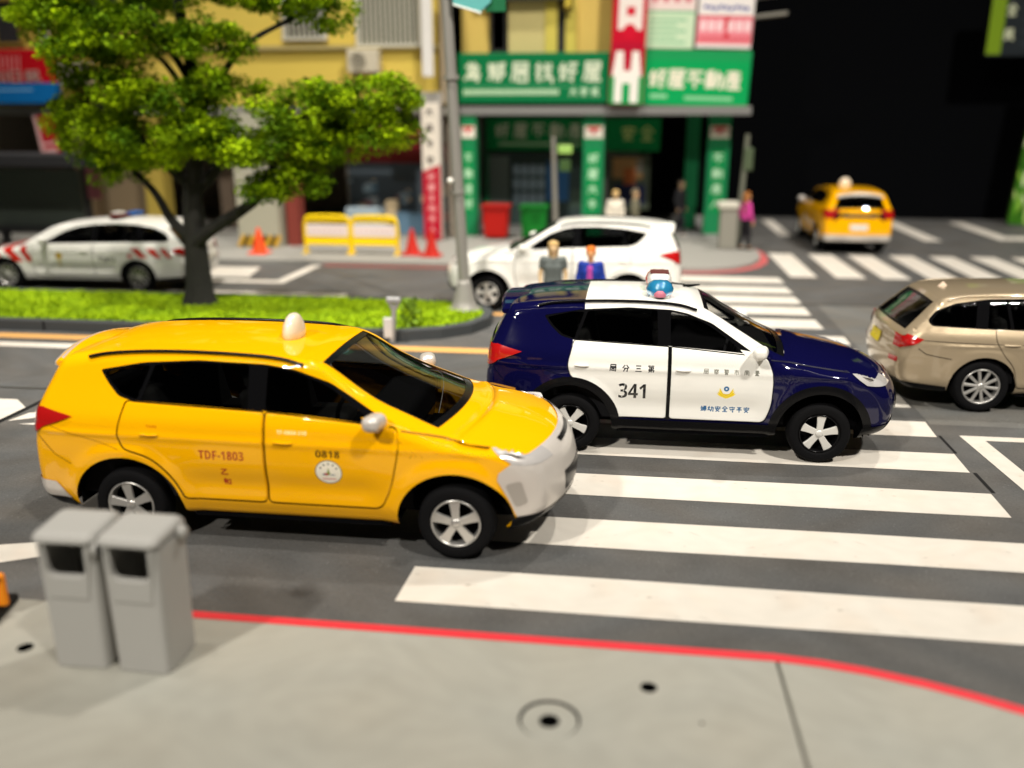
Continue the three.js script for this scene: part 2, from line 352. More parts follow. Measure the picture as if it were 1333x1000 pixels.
function wheelGeo(R, w, kind) {
  const k = R / .35, turn = (g) => T(g, 0, 0, 0, PI / 2, 0, 0);   // lathe axis onto z, outer face at +z
  const rimR = kind === 'ten' ? .232 : .222;
  const tyre = turn(lathe([[.20, -w * .5], [.27, -w * .5], [.325, -w * .44], [.346, -w * .3], [.35, -w * .12], [.342, -w * .1], [.342, -w * .085], [.35, -w * .07], [.35, w * .07], [.342, w * .085], [.342, w * .1], [.35, w * .12], [.346, w * .3], [.335, w * .42], [.315, w * .485], [.285, w * .5], [.262, w * .485], [.25, w * .49], [rimR + .012, w * .46], [rimR, w * .36], [rimR, 0]].map(([r, y]) => [r * k, y]), 40));
  const back = turn(lathe([[.001, -.01], [.2, -.005], [rimR, .0]].map(([r, y]) => [r * k, y]), 32));
  const ring = turn(lathe([[rimR, -.02], [rimR + .006, w * .40], [rimR, w * .455], [rimR - .012, w * .45], [rimR - .02, w * .36], [rimR - .022, 0]].map(([r, y]) => [r * k, y]), 40));
  const spokes = [], n = kind === 'ten' ? 10 : 5;
  for (let i = 0; i < n; i++) {
    const s = new THREE.Shape(), ro = (rimR - .006) * k, a = kind === 'ten' ? .012 * k : .027 * k, b = kind === 'ten' ? .015 * k : .048 * k;
    s.moveTo(.03 * k, -a); s.lineTo(ro * .62, -a * .5 - b * .42); s.lineTo(ro, -b); s.lineTo(ro + .004, 0); s.lineTo(ro, b); s.lineTo(ro * .62, a * .5 + b * .42); s.lineTo(.03 * k, a);
    const g = new THREE.ExtrudeGeometry(s, { depth: .012, bevelEnabled: true, bevelSize: .006, bevelThickness: .008, bevelSegments: 2 });
    g.translate(0, 0, w * .32); g.rotateZ(i / n * 2 * PI + PI / 2 + (kind === 'ten' ? .1 : .06)); spokes.push(g);
  }
  const hub = T(lathe([[.001, .03], [.03, .028], [.045, .015], [.05, 0], [.05, -.03]].map(([r, y]) => [r * k, y]), 20), 0, 0, w * .34, PI / 2);
  return { tyre, back, rim: merge([ring, hub, ...spokes]), rimOnly: merge([hub, ...spokes]), ring };
}
// ---------------------------------------------------------------- the two car shapes
function suvGeo(k = 0) {                    // k = 1: windscreen and front doors reach further forward
  const WB = 2.66, WR = .33, r = .13 * k;
  const S = new Shell({
    outline: [[-.60, .27], [-.84 + r, .29], [-.96 + r, .37, 'bumpB'], [-1.01 + r, .53, 'bumpT'], [-1.005 + r, .78], [-.985 + r, .96, 'tlB'], [-.965 + r, 1.10], [-.935 + r, 1.215, 'gb'], [-.84 + r, 1.39], [-.735 + r, 1.55, 'gt'], [-.64 + r, 1.615], [-.3 + .5 * r, 1.656], [.3, 1.681], [.8 + .08 * k, 1.681], [1.15 + .14 * k, 1.66], [1.40 + .18 * k, 1.617, 'hd'], [1.80 + .19 * k, 1.41], [2.31 + .33 * k, 1.17 - .02 * k, 'cw'], [2.56 + .25 * k, 1.13 - .01 * k], [2.85, 1.075], [3.15, 1.01], [3.36, .935, 'hlT'], [3.48 - .02 * k, .845, 'hlB'], [3.555 - .05 * k, .72], [3.575 - .05 * k, .58], [3.55 - .05 * k, .44, 'lipT'], [3.46 - .05 * k, .345], [3.26, .285], [3.14, .28]],
    bend: (x, y) => -((.09 + .11 * k) * sstep(1.5, 2.3, x) * sstep(.95, 1.15, y) + .26 * sstep(2.75, 3.5, x)) + .09 * sstep(-.5, -1, x),
    crown: (x, y) => .062 * sstep(.82, 1.12, y) - .015 * sstep(1.4, 1.6, y),
    round: (x, y) => (.115 - .03 * sstep(1.4, 1.6, y) - .04 * sstep(1.1, 1.5, x) * (1 - sstep(2.05, 2.5, x)) * sstep(1.1, 1.2, y)) * (1 - .45 * sstep(.55, .35, y)),
    width: (x, y) => {
      let w = .885 + .032 * gauss(y - .82, .26) - .045 * sstep(.46, .27, y);
      const t = y - 1.17, tt = t > .06 ? t : t < -.06 ? 0 : (t + .06) ** 2 / .24; w -= .47 * tt;
      w -= .085 * clamp((x - 2.5) / 1.05, 0, 2) ** 2 + .075 * clamp((-.2 - x) / .8, 0, 2) ** 2;
      for (const wx of [0, WB]) w += .02 * (1 - sstep(.47, .60, Math.hypot(x - wx, y - .345)));
      w += .012 * gauss(y - 1.035 + .012 * x, .03) - .022 * gauss(y - .58, .075) * sstep(.35, .7, x) * (1 - sstep(1.9, 2.2, x));
      return w;
    },
  });
  const G = { S, WB, WR, track: .80, wheelW: .22 };
  const aR = .458, archF = arc(WB, .33, aR, -7, 187, 30), archB = arc(0, .33, aR, -7, 187, 30);
  const dlo = roundPoly([[-.315 + .1 * k, 1.505], [-.24 + .1 * k, 1.40], [-.12 + .08 * k, 1.295], [.05 + .06 * k, 1.25], [.95, 1.205], [1.88 + .24 * k, 1.15 - .005 * k, .03], [1.905 + .23 * k, 1.20 - .005 * k, .05], [1.484 + .20 * k, 1.470], [1.22 + .16 * k, 1.562], [1.05 + .1 * k, 1.592], [.6, 1.606], [.1 + .05 * k, 1.575]], .035);
  const q = roundPoly([[-.27 + .1 * k, 1.485], [-.2 + .1 * k, 1.40], [-.10 + .09 * k, 1.318], [.03 + .09 * k, 1.277], [.125 + .08 * k, 1.545], [0 + .08 * k, 1.545]], .02);
  const wr = roundPoly([[.165 + .08 * k, 1.553], [.06 + .09 * k, 1.272], [.925 + .11 * k, 1.228], [.905 + .11 * k, 1.582], [.5, 1.582]], .02);
  const wf = roundPoly([[1.05 + .12 * k, 1.570], [1.055 + .12 * k, 1.222], [1.85 + .20 * k, 1.178 - .005 * k, .03], [1.455 + .20 * k, 1.445, .1], [1.22 + .16 * k, 1.538]], .022);
  const fdoor = roundPoly([[1.062 + .12 * k, 1.222], [1.065 + .11 * k, .43, .05], [2.07 + .01 * k, .43, .06], [2.135 + .03 * k, .62, .1], [2.14 + .09 * k, .95, .1], [2.06 + .16 * k, 1.15 - .01 * k, .05], [1.88 + .24 * k, 1.162 - .01 * k, .02]], .02);
  const rdoor = roundPoly([[.03, 1.262, .03], [-.035, 1.0, .1], [.0, .87, .06], [.24, .80, .1], [.40, .64, .12], [.49, .43, .04], [1.048 + .11 * k, .43, .05], [1.045 + .12 * k, 1.222], [.5, 1.243]], .02);
  const D = (p) => S.un(densify(p, .03));
  const dloR = D(dlo), fdR = D(fdoor), rdR = D(rdoor);
  // body: outline with wheel arches, holes for windows and doors
  const t = S.top, body = t.concat(S.un([...archF, ]), S.un(archB).map((p) => p));
  const side = S.panel(body, { holes: [insetPoly(dloR, .004), insetPoly(fdR, -.007), insetPoly(rdR, -.007)], maxLen: .07 });
  const sg = .93, sAll = [-1, -.97, -sg, -.86, -.76, -.64, -.5, -.34, -.17, 0, .17, .34, .5, .64, .76, .86, sg, .97, 1], N = S.named;
  const strip = S.stripGeo(0, t.length - 1, sAll, 0, (i, s) => Math.abs(s) < sg && ((i >= N.hd && i < N.cw) || (i >= N.gb && i < N.gt)));
  G.body = weld([side, mirrored(side), strip]);
  const gl = sAll.filter((s) => Math.abs(s) <= sg + .001);
  G.windscreen = S.stripGeo(N.hd, N.cw, gl, -.012); G.rear_window = S.stripGeo(N.gb, N.gt, gl, -.012);
  const band = (i0, i1, s0, s1, l) => S.stripGeo(i0, i1, Array.from({ length: 13 }, (_, j) => s0 + (s1 - s0) * j / 12), l);
  G.windscreen_trim = merge([band(N.hd, N.hd + 3, -sg, sg, -.006), band(N.cw - 4, N.cw, -sg, sg, -.006), band(N.hd, N.cw, -sg, -sg + .035, -.006), band(N.hd, N.cw, sg - .035, sg, -.006)]);
  G.window_frame = S.panel(dloR, { holes: [q, wr, wf].map(D), lift: -.004 });
  G.glass_q = S.panel(D(insetPoly(q, -.012)), { lift: -.016 }); G.glass_r = S.panel(D(insetPoly(wr, -.012)), { lift: -.016 }); G.glass_f = S.panel(D(insetPoly(wf, -.012)), { lift: -.016 });
  G.fbox = [1.05, .40, 2.30, 1.25]; G.rbox = [-.05, .40, 1.18, 1.29];
  G.front_door = S.panel(fdR, { bevel: .014, lift: .002, uvSeen: G.fbox }); G.rear_door = S.panel(rdR, { bevel: .014, lift: .002, uvSeen: G.rbox });
  G.liner = S.panel(S.un(densify([[-.08, 1.20], [-.08, .95], [.22, .82], [.42, .62], [.50, .36], [2.12, .36], [2.18, 1.13]], .06)), { lift: -.03, maxLen: .1 });
  const handle = (x, y) => { const p = S.side(...S.unwarp([x, y]), .016), a = S.side(...S.unwarp([x - .07, y]), .004), b = S.side(...S.unwarp([x + .07, y]), .004); return merge([tube([a, [(a[0] + p[0]) / 2 - .015, p[1] + .004, p[2]], p, [(b[0] + p[0]) / 2 + .015, p[1] + .002, p[2]], b], .013, 16, 8)]); };
  G.handles = [handle(.12 + .12 * k, 1.0), handle(1.2 + .13 * k, .985)];
  const mb = S.side(...S.unwarp([1.93 + .10 * k, 1.165]), 0);
  const mir = rbox(.15, .135, .21, .06, 0, 0, 0, 0, -.25, .12); mir.translate(mb[0] + .045, mb[1] + .055, mb[2] + .105);
  G.mirror = merge([mir, bar([mb[0] + .04, mb[1] - .03, mb[2] - .02], [mb[0] + .045, mb[1] + .0, mb[2] + .08], .045, .035)]);
  G.corner = S.panel(D(roundPoly([[1.78 + .16 * k, 1.215], [1.84 + .16 * k, 1.152], [1.965 + .2 * k, 1.145], [1.93 + .2 * k, 1.195]], .01)), { lift: .004 });
  const hlIn = [[3.10, .875], [3.02, .93], [2.95, .985], [3.15, .962]];
  G.headlight = S.wrap('hlT', 'hlB', hlIn, .74, .013);
  G.taillight = S.wrap('tlB', S.near(-.935 + r, 1.215), [[-.80 + r, 1.185], [-.53 + r, 1.125], [-.66 + r, 1.075], [-.80 + r, 1.02]], .74, .014);
  G.front_bumper = S.wrap('hlB', 'lipT', [[3.14, .40], [3.07, .58], [2.99, .74], [3.0, .80], [3.10, .885]], -1, .010);
  G.front_lip = S.wrap('lipT', t.length - 1, [[3.06, .28], [3.085, .33], [3.10, .40]], -1, .015);
  G.rear_bumper = S.wrap('bumpB', 'bumpT', [[-.70 + .6 * r, .52], [-.50, .37]], -1, .010);
  G.rear_lip = S.wrap(0, 'bumpB', [[-.50, .37], [-.46, .29]], -1, .014);
  G.grilles = [band(N.hlT + 2, N.hlB - 2, -.40, .40, .015), band(N.hlB + 8, N.lipT - 3, -.62, .62, .014)];
  G.nose = band(N.hlT, N.hlB + 1, -.74, .74, .011); G.plate = band(S.near(-1.0 + r, .66), S.near(-.992 + r, .80), -.3, .3, .012);
  G.garnish = band(S.near(-.98 + r, .99), S.near(-.968 + r, 1.07), -.56, .56, .014);
  G.tail_panel = band(S.near(-1.0 + r, .80), S.near(-.985 + r, .96), -.6, .6, .006);
  G.cladding = [[WB, 1], [0, 1]].map(([wx]) => S.panel(S.un(densify(arc(wx, .33, .545, -4, 184, 30).concat(arc(wx, .33, .458, 184, -4, 30)), .03)), { lift: .013, maxLen: .03 }));
  G.sill = S.panel(S.un(densify([[.48, .285], [2.17, .285], [2.14, .415], [.46, .415]], .04)), { lift: .012 });
  G.gaps = merge([S.ribbon([[2.10 + .15 * k, 1.12], [2.5 + .1 * k, 1.06], [2.92, 1.0]], .010), S.ribbon([[-.03, .86], [-.2, .92], [-.6, 1.03]], .004), S.ribbon([[-.9 + r, 1.0], [-.72 + r, .78], [-.52 + .5 * r, .70]], .007)]);
  const rail = (s) => { const p = [[-.38 + .5 * r, 1.60], [-.25 + .5 * r, 1.628], [.2, 1.657], [.8, 1.66], [1.15 + .12 * k, 1.635], [1.32 + .13 * k, 1.595]].map(([x, y]) => { const q2 = S.side(...S.unwarp([x, y - .03]), .0); return [q2[0], q2[1] + .03, q2[2] - .0]; }); return tube(p, .015, 40, 8); };
  G.rail = rail(1);
  // spoiler over the rear window
  { const sh = new THREE.Shape(); sh.moveTo(-.56, 1.672); sh.lineTo(-.80, 1.652); sh.quadraticCurveTo(-.845, 1.635, -.82, 1.61); sh.lineTo(-.60, 1.60); sh.lineTo(-.56, 1.672);
    const g = new THREE.ExtrudeGeometry(sh, { depth: 1.16, bevelEnabled: true, bevelSize: .012, bevelThickness: .03, bevelSegments: 3, steps: 12 }); g.translate(0, 0, -.58);
    const p = g.attributes.position; for (let i = 0; i < p.count; i++) { const z = p.getZ(i); p.setY(i, p.getY(i) - .075 * (z / .6) ** 2); p.setX(i, p.getX(i) + .05 * (z / .6) ** 2); } g.translate(r, -.042, 0); g.computeVertexNormals(); G.spoiler = g; }
  { const sh = new THREE.Shape(); sh.moveTo(-.775, 1.662); sh.quadraticCurveTo(-.87, 1.64, -.85, 1.60); sh.lineTo(-.78, 1.60); sh.lineTo(-.775, 1.662); const g = new THREE.ExtrudeGeometry(sh, { depth: 1.10, bevelEnabled: true, bevelSize: .008, bevelThickness: .04, bevelSegments: 3, steps: 12 }); g.translate(0, 0, -.55); const p = g.attributes.position; for (let i = 0; i < p.count; i++) { const z = p.getZ(i); p.setY(i, p.getY(i) - .075 * (z / .6) ** 2); p.setX(i, p.getX(i) + .05 * (z / .6) ** 2); } g.translate(r, -.042, 0); g.computeVertexNormals(); G.spoiler_tip = g; }
  G.wheel = wheelGeo(WR, .22, 'five');
  // cabin: floor tub, seats, dashboard, steering wheel; arch liners and underside
  const seat = (x, z) => merge([rbox(.16, .62, .5, .06, x - .12, 1.02, z, 0, 0, .22), rbox(.5, .16, .5, .06, x + .12, .78, z), rbox(.09, .17, .24, .04, x - .21, 1.39, z, 0, 0, .15)]);
  G.seats = merge([seat(1.12, .38), seat(1.12, -.38), seat(.28, .4), seat(.28, -.4), rbox(.14, .56, .3, .05, .16, .98, 0, 0, 0, .2)]);
  G.dash = merge([rbox(.42, .32, 1.44, .08, 2.0, .98, 0), box(2.9, .34, 1.5, .85, .55, 0), box(.5, .3, 1.3, -.58, .95, 0), T(new THREE.TorusGeometry(.17, .018, 8, 24), 1.72, 1.09, .38, 0, PI / 2 - .4, 0)]);
  G.under = merge([box(1.62, .16, 1.66, 1.33, .33, 0), box(3.9, .14, 1.05, 1.3, .34, 0), ...[0, WB].map((x) => T(new THREE.CylinderGeometry(.47, .47, 1.62, 36, 1, true, -PI / 2 - .1, PI + .2), x, .33, 0, -PI / 2, 0, 0)), ...[0, WB].map((x) => box(.9, .5, 1.08, x, .56, 0)), bar([0, .33, -.75], [0, .33, .75], .03), bar([WB, .33, -.75], [WB, .345, .75], .03)]);
  const iL = S.named.gt, iH = S.named.hd;
  G.lining = merge([S.stripGeo(iL, iH, [-.98, -.6, -.2, .2, .6, .98], -.03)]);
  return G;
}
function wagonGeo() {
  const WB = 2.97, WR = .335;
  const S = new Shell({
    outline: [[-.66, .245], [-.92, .27], [-1.06, .36, 'bumpB'], [-1.11, .50, 'bumpT'], [-1.12, .66], [-1.085, .78, 'tlB'], [-1.075, .88], [-1.06, .965, 'tlT'], [-1.0, 1.03, 'gb'], [-.80, 1.19], [-.60, 1.35, 'gt'], [-.46, 1.42], [-.1, 1.462], [.5, 1.488], [1.0, 1.482], [1.5, 1.448], [1.86, 1.388, 'hd'], [2.30, 1.19], [2.74, .985, 'cw'], [3.1, .935], [3.5, .86], [3.68, .79, 'hlT'], [3.78, .70, 'hlB'], [3.83, .56], [3.83, .42, 'lipT'], [3.75, .30], [3.5, .235], [3.46, .235]],
    bend: (x, y) => -(.09 * sstep(1.9, 2.7, x) * sstep(.85, 1.0, y) + .30 * sstep(3.0, 3.75, x)) + .15 * sstep(-.4, -1.1, x),
    crown: (x, y) => .06 * sstep(.72, 1.0, y),
    round: (x, y) => (.105 - .04 * sstep(1.5, 1.95, x) * (1 - sstep(2.5, 2.9, x)) * sstep(.95, 1.05, y)) * (1 - .45 * sstep(.5, .3, y)),
    width: (x, y) => {
      let w = .885 + .035 * gauss(y - .72, .24) - .04 * sstep(.40, .24, y);
      const t = y - 1.0, tt = t > .06 ? t : t < -.06 ? 0 : (t + .06) ** 2 / .24; w -= .50 * tt;
      w -= .08 * clamp((x - 2.8) / 1.0, 0, 2) ** 2 + .075 * clamp((-.3 - x) / .8, 0, 2) ** 2;
      for (const wx of [0, WB]) w += .015 * (1 - sstep(.44, .55, Math.hypot(x - wx, y - .335)));
      w += .012 * gauss(y - .885, .022) - .02 * gauss(y - .5, .07) * sstep(.3, .7, x) * (1 - sstep(2.2, 2.5, x));
      return w;
    },
  });
  const G = { S, WB, WR, wheelW: .23 }, aR = .40;
  const archF = arc(WB, .32, aR, -11.5, 191.5, 30), archB = arc(0, .32, aR, -11, 191, 30);
  const dlo = roundPoly([[-.70, 1.135], [-.66, 1.07, .05], [0, 1.05], [2.02, 1.0, .03], [2.05, 1.05, .05], [1.62, 1.262], [1.35, 1.348], [1.0, 1.40], [.5, 1.42], [0, 1.40], [-.38, 1.345], [-.60, 1.255]], .05);
  const q = roundPoly([[-.655, 1.135], [-.63, 1.09], [-.14, 1.075], [-.11, 1.37], [-.36, 1.32], [-.56, 1.245]], .025);
  const w2 = roundPoly([[.0, 1.07], [.27, 1.062], [.22, 1.395], [.035, 1.385]], .015), wr = roundPoly([[.31, 1.06], [.90, 1.045], [.87, 1.388], [.26, 1.397]], .018);
  const wf = roundPoly([[1.02, 1.042], [1.98, 1.02, .03], [1.6, 1.238, .1], [1.33, 1.324], [1.0, 1.375]], .02);
  const fdoor = roundPoly([[.975, 1.035], [.985, .33, .05], [2.30, .33, .06], [2.36, .6, .1], [2.32, .9, .1], [2.06, 1.005, .03]], .02);
  const rdoor = roundPoly([[.09, 1.062, .03], [.10, .92, .05], [.20, .75, .1], [.34, .60, .1], [.41, .33, .04], [.965, .33, .05], [.955, 1.036]], .02);
  const D = (p) => S.un(densify(p, .03)), dloR = D(dlo), fdR = D(fdoor), rdR = D(rdoor), t = S.top, N = S.named;
  const side = S.panel(t.concat(S.un(archF), S.un(archB)), { holes: [insetPoly(dloR, .004), insetPoly(fdR, -.006), insetPoly(rdR, -.006)], maxLen: .07 });
  const sg = .92, sAll = [-1, -.97, -sg, -.86, -.76, -.64, -.5, -.34, -.17, 0, .17, .34, .5, .64, .76, .86, sg, .97, 1];
  const strip = S.stripGeo(0, t.length - 1, sAll, 0, (i, s) => Math.abs(s) < sg && ((i >= N.hd && i < N.cw) || (i >= N.gb && i < N.gt)));
  G.body = weld([side, mirrored(side), strip]);
  const gl = sAll.filter((s) => Math.abs(s) <= sg + .001), band = (i0, i1, s0, s1, l) => S.stripGeo(i0, i1, Array.from({ length: 13 }, (_, j) => s0 + (s1 - s0) * j / 12), l);
  G.windscreen = S.stripGeo(N.hd, N.cw, gl, -.012); G.rear_window = S.stripGeo(N.gb, N.gt, gl, -.012);
  G.windscreen_trim = merge([band(N.cw - 4, N.cw, -sg, sg, -.006), band(N.hd, N.cw, -sg, -sg + .035, -.006), band(N.hd, N.cw, sg - .035, sg, -.006)]);
  G.rear_window_trim = merge([band(N.gb, N.gb + 2, -sg, sg, -.006), band(N.gt - 2, N.gt, -sg, sg, -.006), band(N.gb, N.gt, -sg, -sg + .05, -.006), band(N.gb, N.gt, sg - .05, sg, -.006)]);
  G.window_frame = S.panel(dloR, { holes: [q, w2, wr, wf].map(D), lift: -.004 });
  G.panes = [q, w2, wr, wf].map((p) => S.panel(D(insetPoly(p, -.01)), { lift: -.014 }));
  G.fbox = [.96, .3, 2.38, 1.08]; G.rbox = [.08, .3, .98, 1.1];
  G.front_door = S.panel(fdR, { bevel: .012, lift: .002, uvSeen: G.fbox }); G.rear_door = S.panel(rdR, { bevel: .012, lift: .002, uvSeen: G.rbox });
  const handle = (x, y) => { const f = (d, l) => S.side(...S.unwarp([x + d, y]), l); return tube([f(-.09, .003), f(-.05, .014), f(0, .016), f(.05, .014), f(.09, .003)], .013, 16, 8); };
  G.handles = [handle(.28, .875), handle(1.16, .87)];
  const mb = S.side(...S.unwarp([2.0, 1.02]), 0), mir = new THREE.SphereGeometry(.1, 18, 12); mir.scale(.75, .7, 1.05); mir.translate(mb[0] + .03, mb[1] + .06, mb[2] + .1);
  G.mirror = merge([mir, bar([mb[0] + .02, mb[1] - .03, mb[2] - .02], [mb[0] + .03, mb[1], mb[2] + .08], .04, .03)]);
  G.headlight = S.wrap('hlT', 'hlB', [[3.3, .72], [3.12, .84]], .7, .007);
  G.taillight = S.wrap('tlB', 'tlT', [[-.95, .965], [-.745, .915], [-.80, .87], [-.95, .80]], .80, .012);
  G.reflector = S.wrap(S.near(-1.12, .60), S.near(-1.12, .66), [[-1.0, .66], [-1.0, .60]], .8, .008);
  G.front_lip = S.wrap('lipT', t.length - 1, [[3.35, .25], [3.42, .36]], -1, .008);
  G.rear_lip = S.wrap(0, 'bumpB', [[-.42, .32], [-.40, .25]], -1, .006);
  G.grilles = [band(N.hlT + 1, N.hlB + 2, -.4, .4, .01), band(N.hlB + 7, N.lipT, -.6, .6, .009)];
  G.plate = band(S.near(-1.118, .72), S.near(-1.085, .86), -.27, .27, .014);
  G.gaps = merge([S.ribbon([[-.745, .90], [0, .885], [2.2, .875]], .006), S.ribbon([[-.80, .80], [-.70, .73], [-.40, .68]], .008), S.ribbon([[2.30, .96], [2.8, .93], [3.15, .85]], .008)]);
  G.rails = tube([[-.45, 1.365], [-.3, 1.40], [.4, 1.43], [1.1, 1.425], [1.5, 1.375]].map(([x, y]) => S.side(...S.unwarp([x, y]), .008)), .014, 30, 6);
  const fp = S.strip(S.near(-.35, 1.44), 0, 0);
  G.fin = lathe([[.001, .085], [.012, .07], [.035, .03], [.05, 0]], 14); G.fin.scale(1.3, .75, .5); G.fin.translate(fp[0] + .02, fp[1] - .006, 0);
  G.wheel = wheelGeo(WR, .23, 'ten');
  const seat = (x, z) => merge([rbox(.16, .58, .5, .06, x - .12, .86, z, 0, 0, .25), rbox(.5, .16, .5, .06, x + .12, .6, z), rbox(.09, .16, .24, .04, x - .22, 1.2, z, 0, 0, .15)]);
  G.seats = merge([seat(1.25, .38), seat(1.25, -.38), seat(.4, .4), seat(.4, -.4)]);
  G.dash = merge([rbox(.5, .3, 1.44, .08, 2.3, .84, 0), box(3.2, .3, 1.5, 1.1, .5, 0), box(1.0, .16, 1.4, -.45, .88, 0), T(new THREE.TorusGeometry(.17, .018, 8, 24), 1.95, .95, -.38, 0, PI / 2 - .4, 0)]);
  G.under = merge([box(2.1, .14, 1.66, 1.48, .28, 0), box(4.3, .12, 1.05, 1.35, .3, 0), ...[0, WB].map((x) => T(new THREE.CylinderGeometry(.415, .415, 1.62, 36, 1, true, -PI / 2 - .1, PI + .2), x, .32, 0, -PI / 2, 0, 0)), ...[0, WB].map((x) => box(.8, .46, 1.08, x, .5, 0)), bar([0, .335, -.75], [0, .335, .75], .03), bar([WB, .335, -.75], [WB, .335, .75], .03)]);
  G.liner = S.panel(S.un(densify([[.12, 1.02], [.12, .9], [.45, .6], [.48, .3], [2.4, .3], [2.4, .95]], .06)), { lift: -.03, maxLen: .1 });
  G.lining = S.stripGeo(N.gt, N.hd, [-.98, -.6, -.2, .2, .6, .98], -.03);
  return G;
}
// ---------------------------------------------------------------- car materials and assembly
const M = {
  rubber: std(lin(.0045, .0045, .005), .8, { specularIntensity: .2 }), blackTrim: std(lin(.0045, .0045, .005), .22, { specularIntensity: .3 }), blackMatt: std(lin(.004, .004, .0045), .9, { specularIntensity: 0 }), cabin: std(lin(.012, .012, .013), .8, { specularIntensity: .1 }),
  seat: std(lin(.06, .058, .055), .8, { specularIntensity: .1 }),
  chrome: std(lin(.62, .61, .59), .22, { metalness: .95 }), alloy: std(lin(.58, .57, .54), .32, { metalness: .75 }), whiteAlloy: std(lin(.70, .69, .65), .4, { metalness: .3 }),
  glass: new THREE.MeshPhysicalMaterial({ color: lin(.30, .31, .31), roughness: .03, transmission: 1, thickness: 0, ior: 1.5 }),
  clear: new THREE.MeshPhysicalMaterial({ color: lin(.62, .63, .62), roughness: .03, transmission: 1, thickness: 0, ior: 1.5 }),
  mid: new THREE.MeshPhysicalMaterial({ color: lin(.42, .43, .42), roughness: .03, transmission: 1, thickness: 0, ior: 1.5 }),
  red: new THREE.MeshPhysicalMaterial({ color: lin(.42, .007, .007), roughness: .2, clearcoat: 1, clearcoatRoughness: .04 }),
  lamp: new THREE.MeshPhysicalMaterial({ color: lin(.60, .58, .56), roughness: .2, metalness: .3, clearcoat: 1, clearcoatRoughness: .03 }),
  silver: new THREE.MeshPhysicalMaterial({ color: lin(.62, .58, .53), roughness: .4, metalness: .25, clearcoat: .6, clearcoatRoughness: .15 }),
};
const YELLOW = lin(.92, .445, .0012), NAVY = lin(.003, .003, .034), WHITE = lin(.80, .79, .735), GOLD = lin(.42, .335, .22);
// small orange-peel and dust on die-cast paint
const peel = dataTex(128, (u, v) => .5 + .25 * tileNoise(u, v, 14, 2) + .25 * tileNoise(u, v, 31, 5));
const peelTex = (n) => { const t = peel.clone(); t.repeat.set(n, n / 3); t.needsUpdate = true; return t; };
const bodyPaint = (color, map, o = {}) => paint(map ? 0xffffff : color, { map: map || null, bumpMap: peelTex(26), bumpScale: .0016, ...o });

const SUV = suvGeo(), CAB = suvGeo(1), WAGON = wagonGeo();
for (const G of [SUV, CAB, WAGON]) {             // the other side of everything that sits on one side
  G.L = {};
  for (const k of ['window_frame', 'glass_q', 'glass_r', 'glass_f', 'liner', 'mirror', 'corner', 'headlight', 'taillight', 'sill', 'gaps', 'rail', 'rails', 'reflector']) if (G[k]) G.L[k] = mirrored(G[k]);
  for (const k of ['front_door', 'rear_door']) G.L[k] = mirrored(G[k], true);
  if (G.cladding) G.L.cladding = G.cladding.map((g) => mirrored(g)); G.L.handles = G.handles.map((g) => mirrored(g)); if (G.panes) G.L.panes = G.panes.map((g) => mirrored(g));
}
const pick = (G, k, s) => (s > 0 ? G[k] : G.L[k]);
function addWheels(G, root, look, z) {
  const W = G.wheel;
  let i = 0;
  for (const x of [0, G.WB]) for (const s of [1, -1]) {
    const w = new THREE.Group(); w.name = 'wheel'; root.add(w);
    w.position.set(x, G.WR, z * s); if (s < 0) w.rotation.y = PI;
    const spin = look.spin?.[i++] ?? .1;
    const ty = mesh('tyre', [W.tyre.clone()], M.rubber, w), hub = mesh('hub_back', W.back, M.blackMatt, w);
    const r = mesh('rim', look.blackRing ? W.rimOnly : W.rim, look.rim, w); r.rotation.z = spin;
    if (look.blackRing) mesh('rim_ring', W.ring, M.blackTrim, w);
  }
}
// a door texture: draw in metres seen from outside, x forward on the car
function doorMap(bx, left, base, draw) {
  const [x0, y0, x1, y1] = bx, k = 640, w = Math.round((x1 - x0) * k), h = Math.round((y1 - y0) * k);
  return canvasTex(w, h, (c) => { c.fillStyle = '#' + base.getHexString(); c.fillRect(0, 0, w, h); draw(c, (x) => (left ? x1 - x : x - x0) * k, (y) => (y1 - y) * k, k); });
}
function bodyMap(base, draw) {
  return canvasTex(1620, 540, (c) => { c.fillStyle = '#' + base.getHexString(); c.fillRect(0, 0, 1620, 540); draw(c, (x) => (x + 1.4) * 300, (y) => 540 - y * 300, 300); });
}
function polyFill(c, X, Y, pts, fill) { c.fillStyle = fill; c.beginPath(); pts.forEach(([x, y], i) => c[i ? 'lineTo' : 'moveTo'](X(x), Y(y))); c.fill(); }

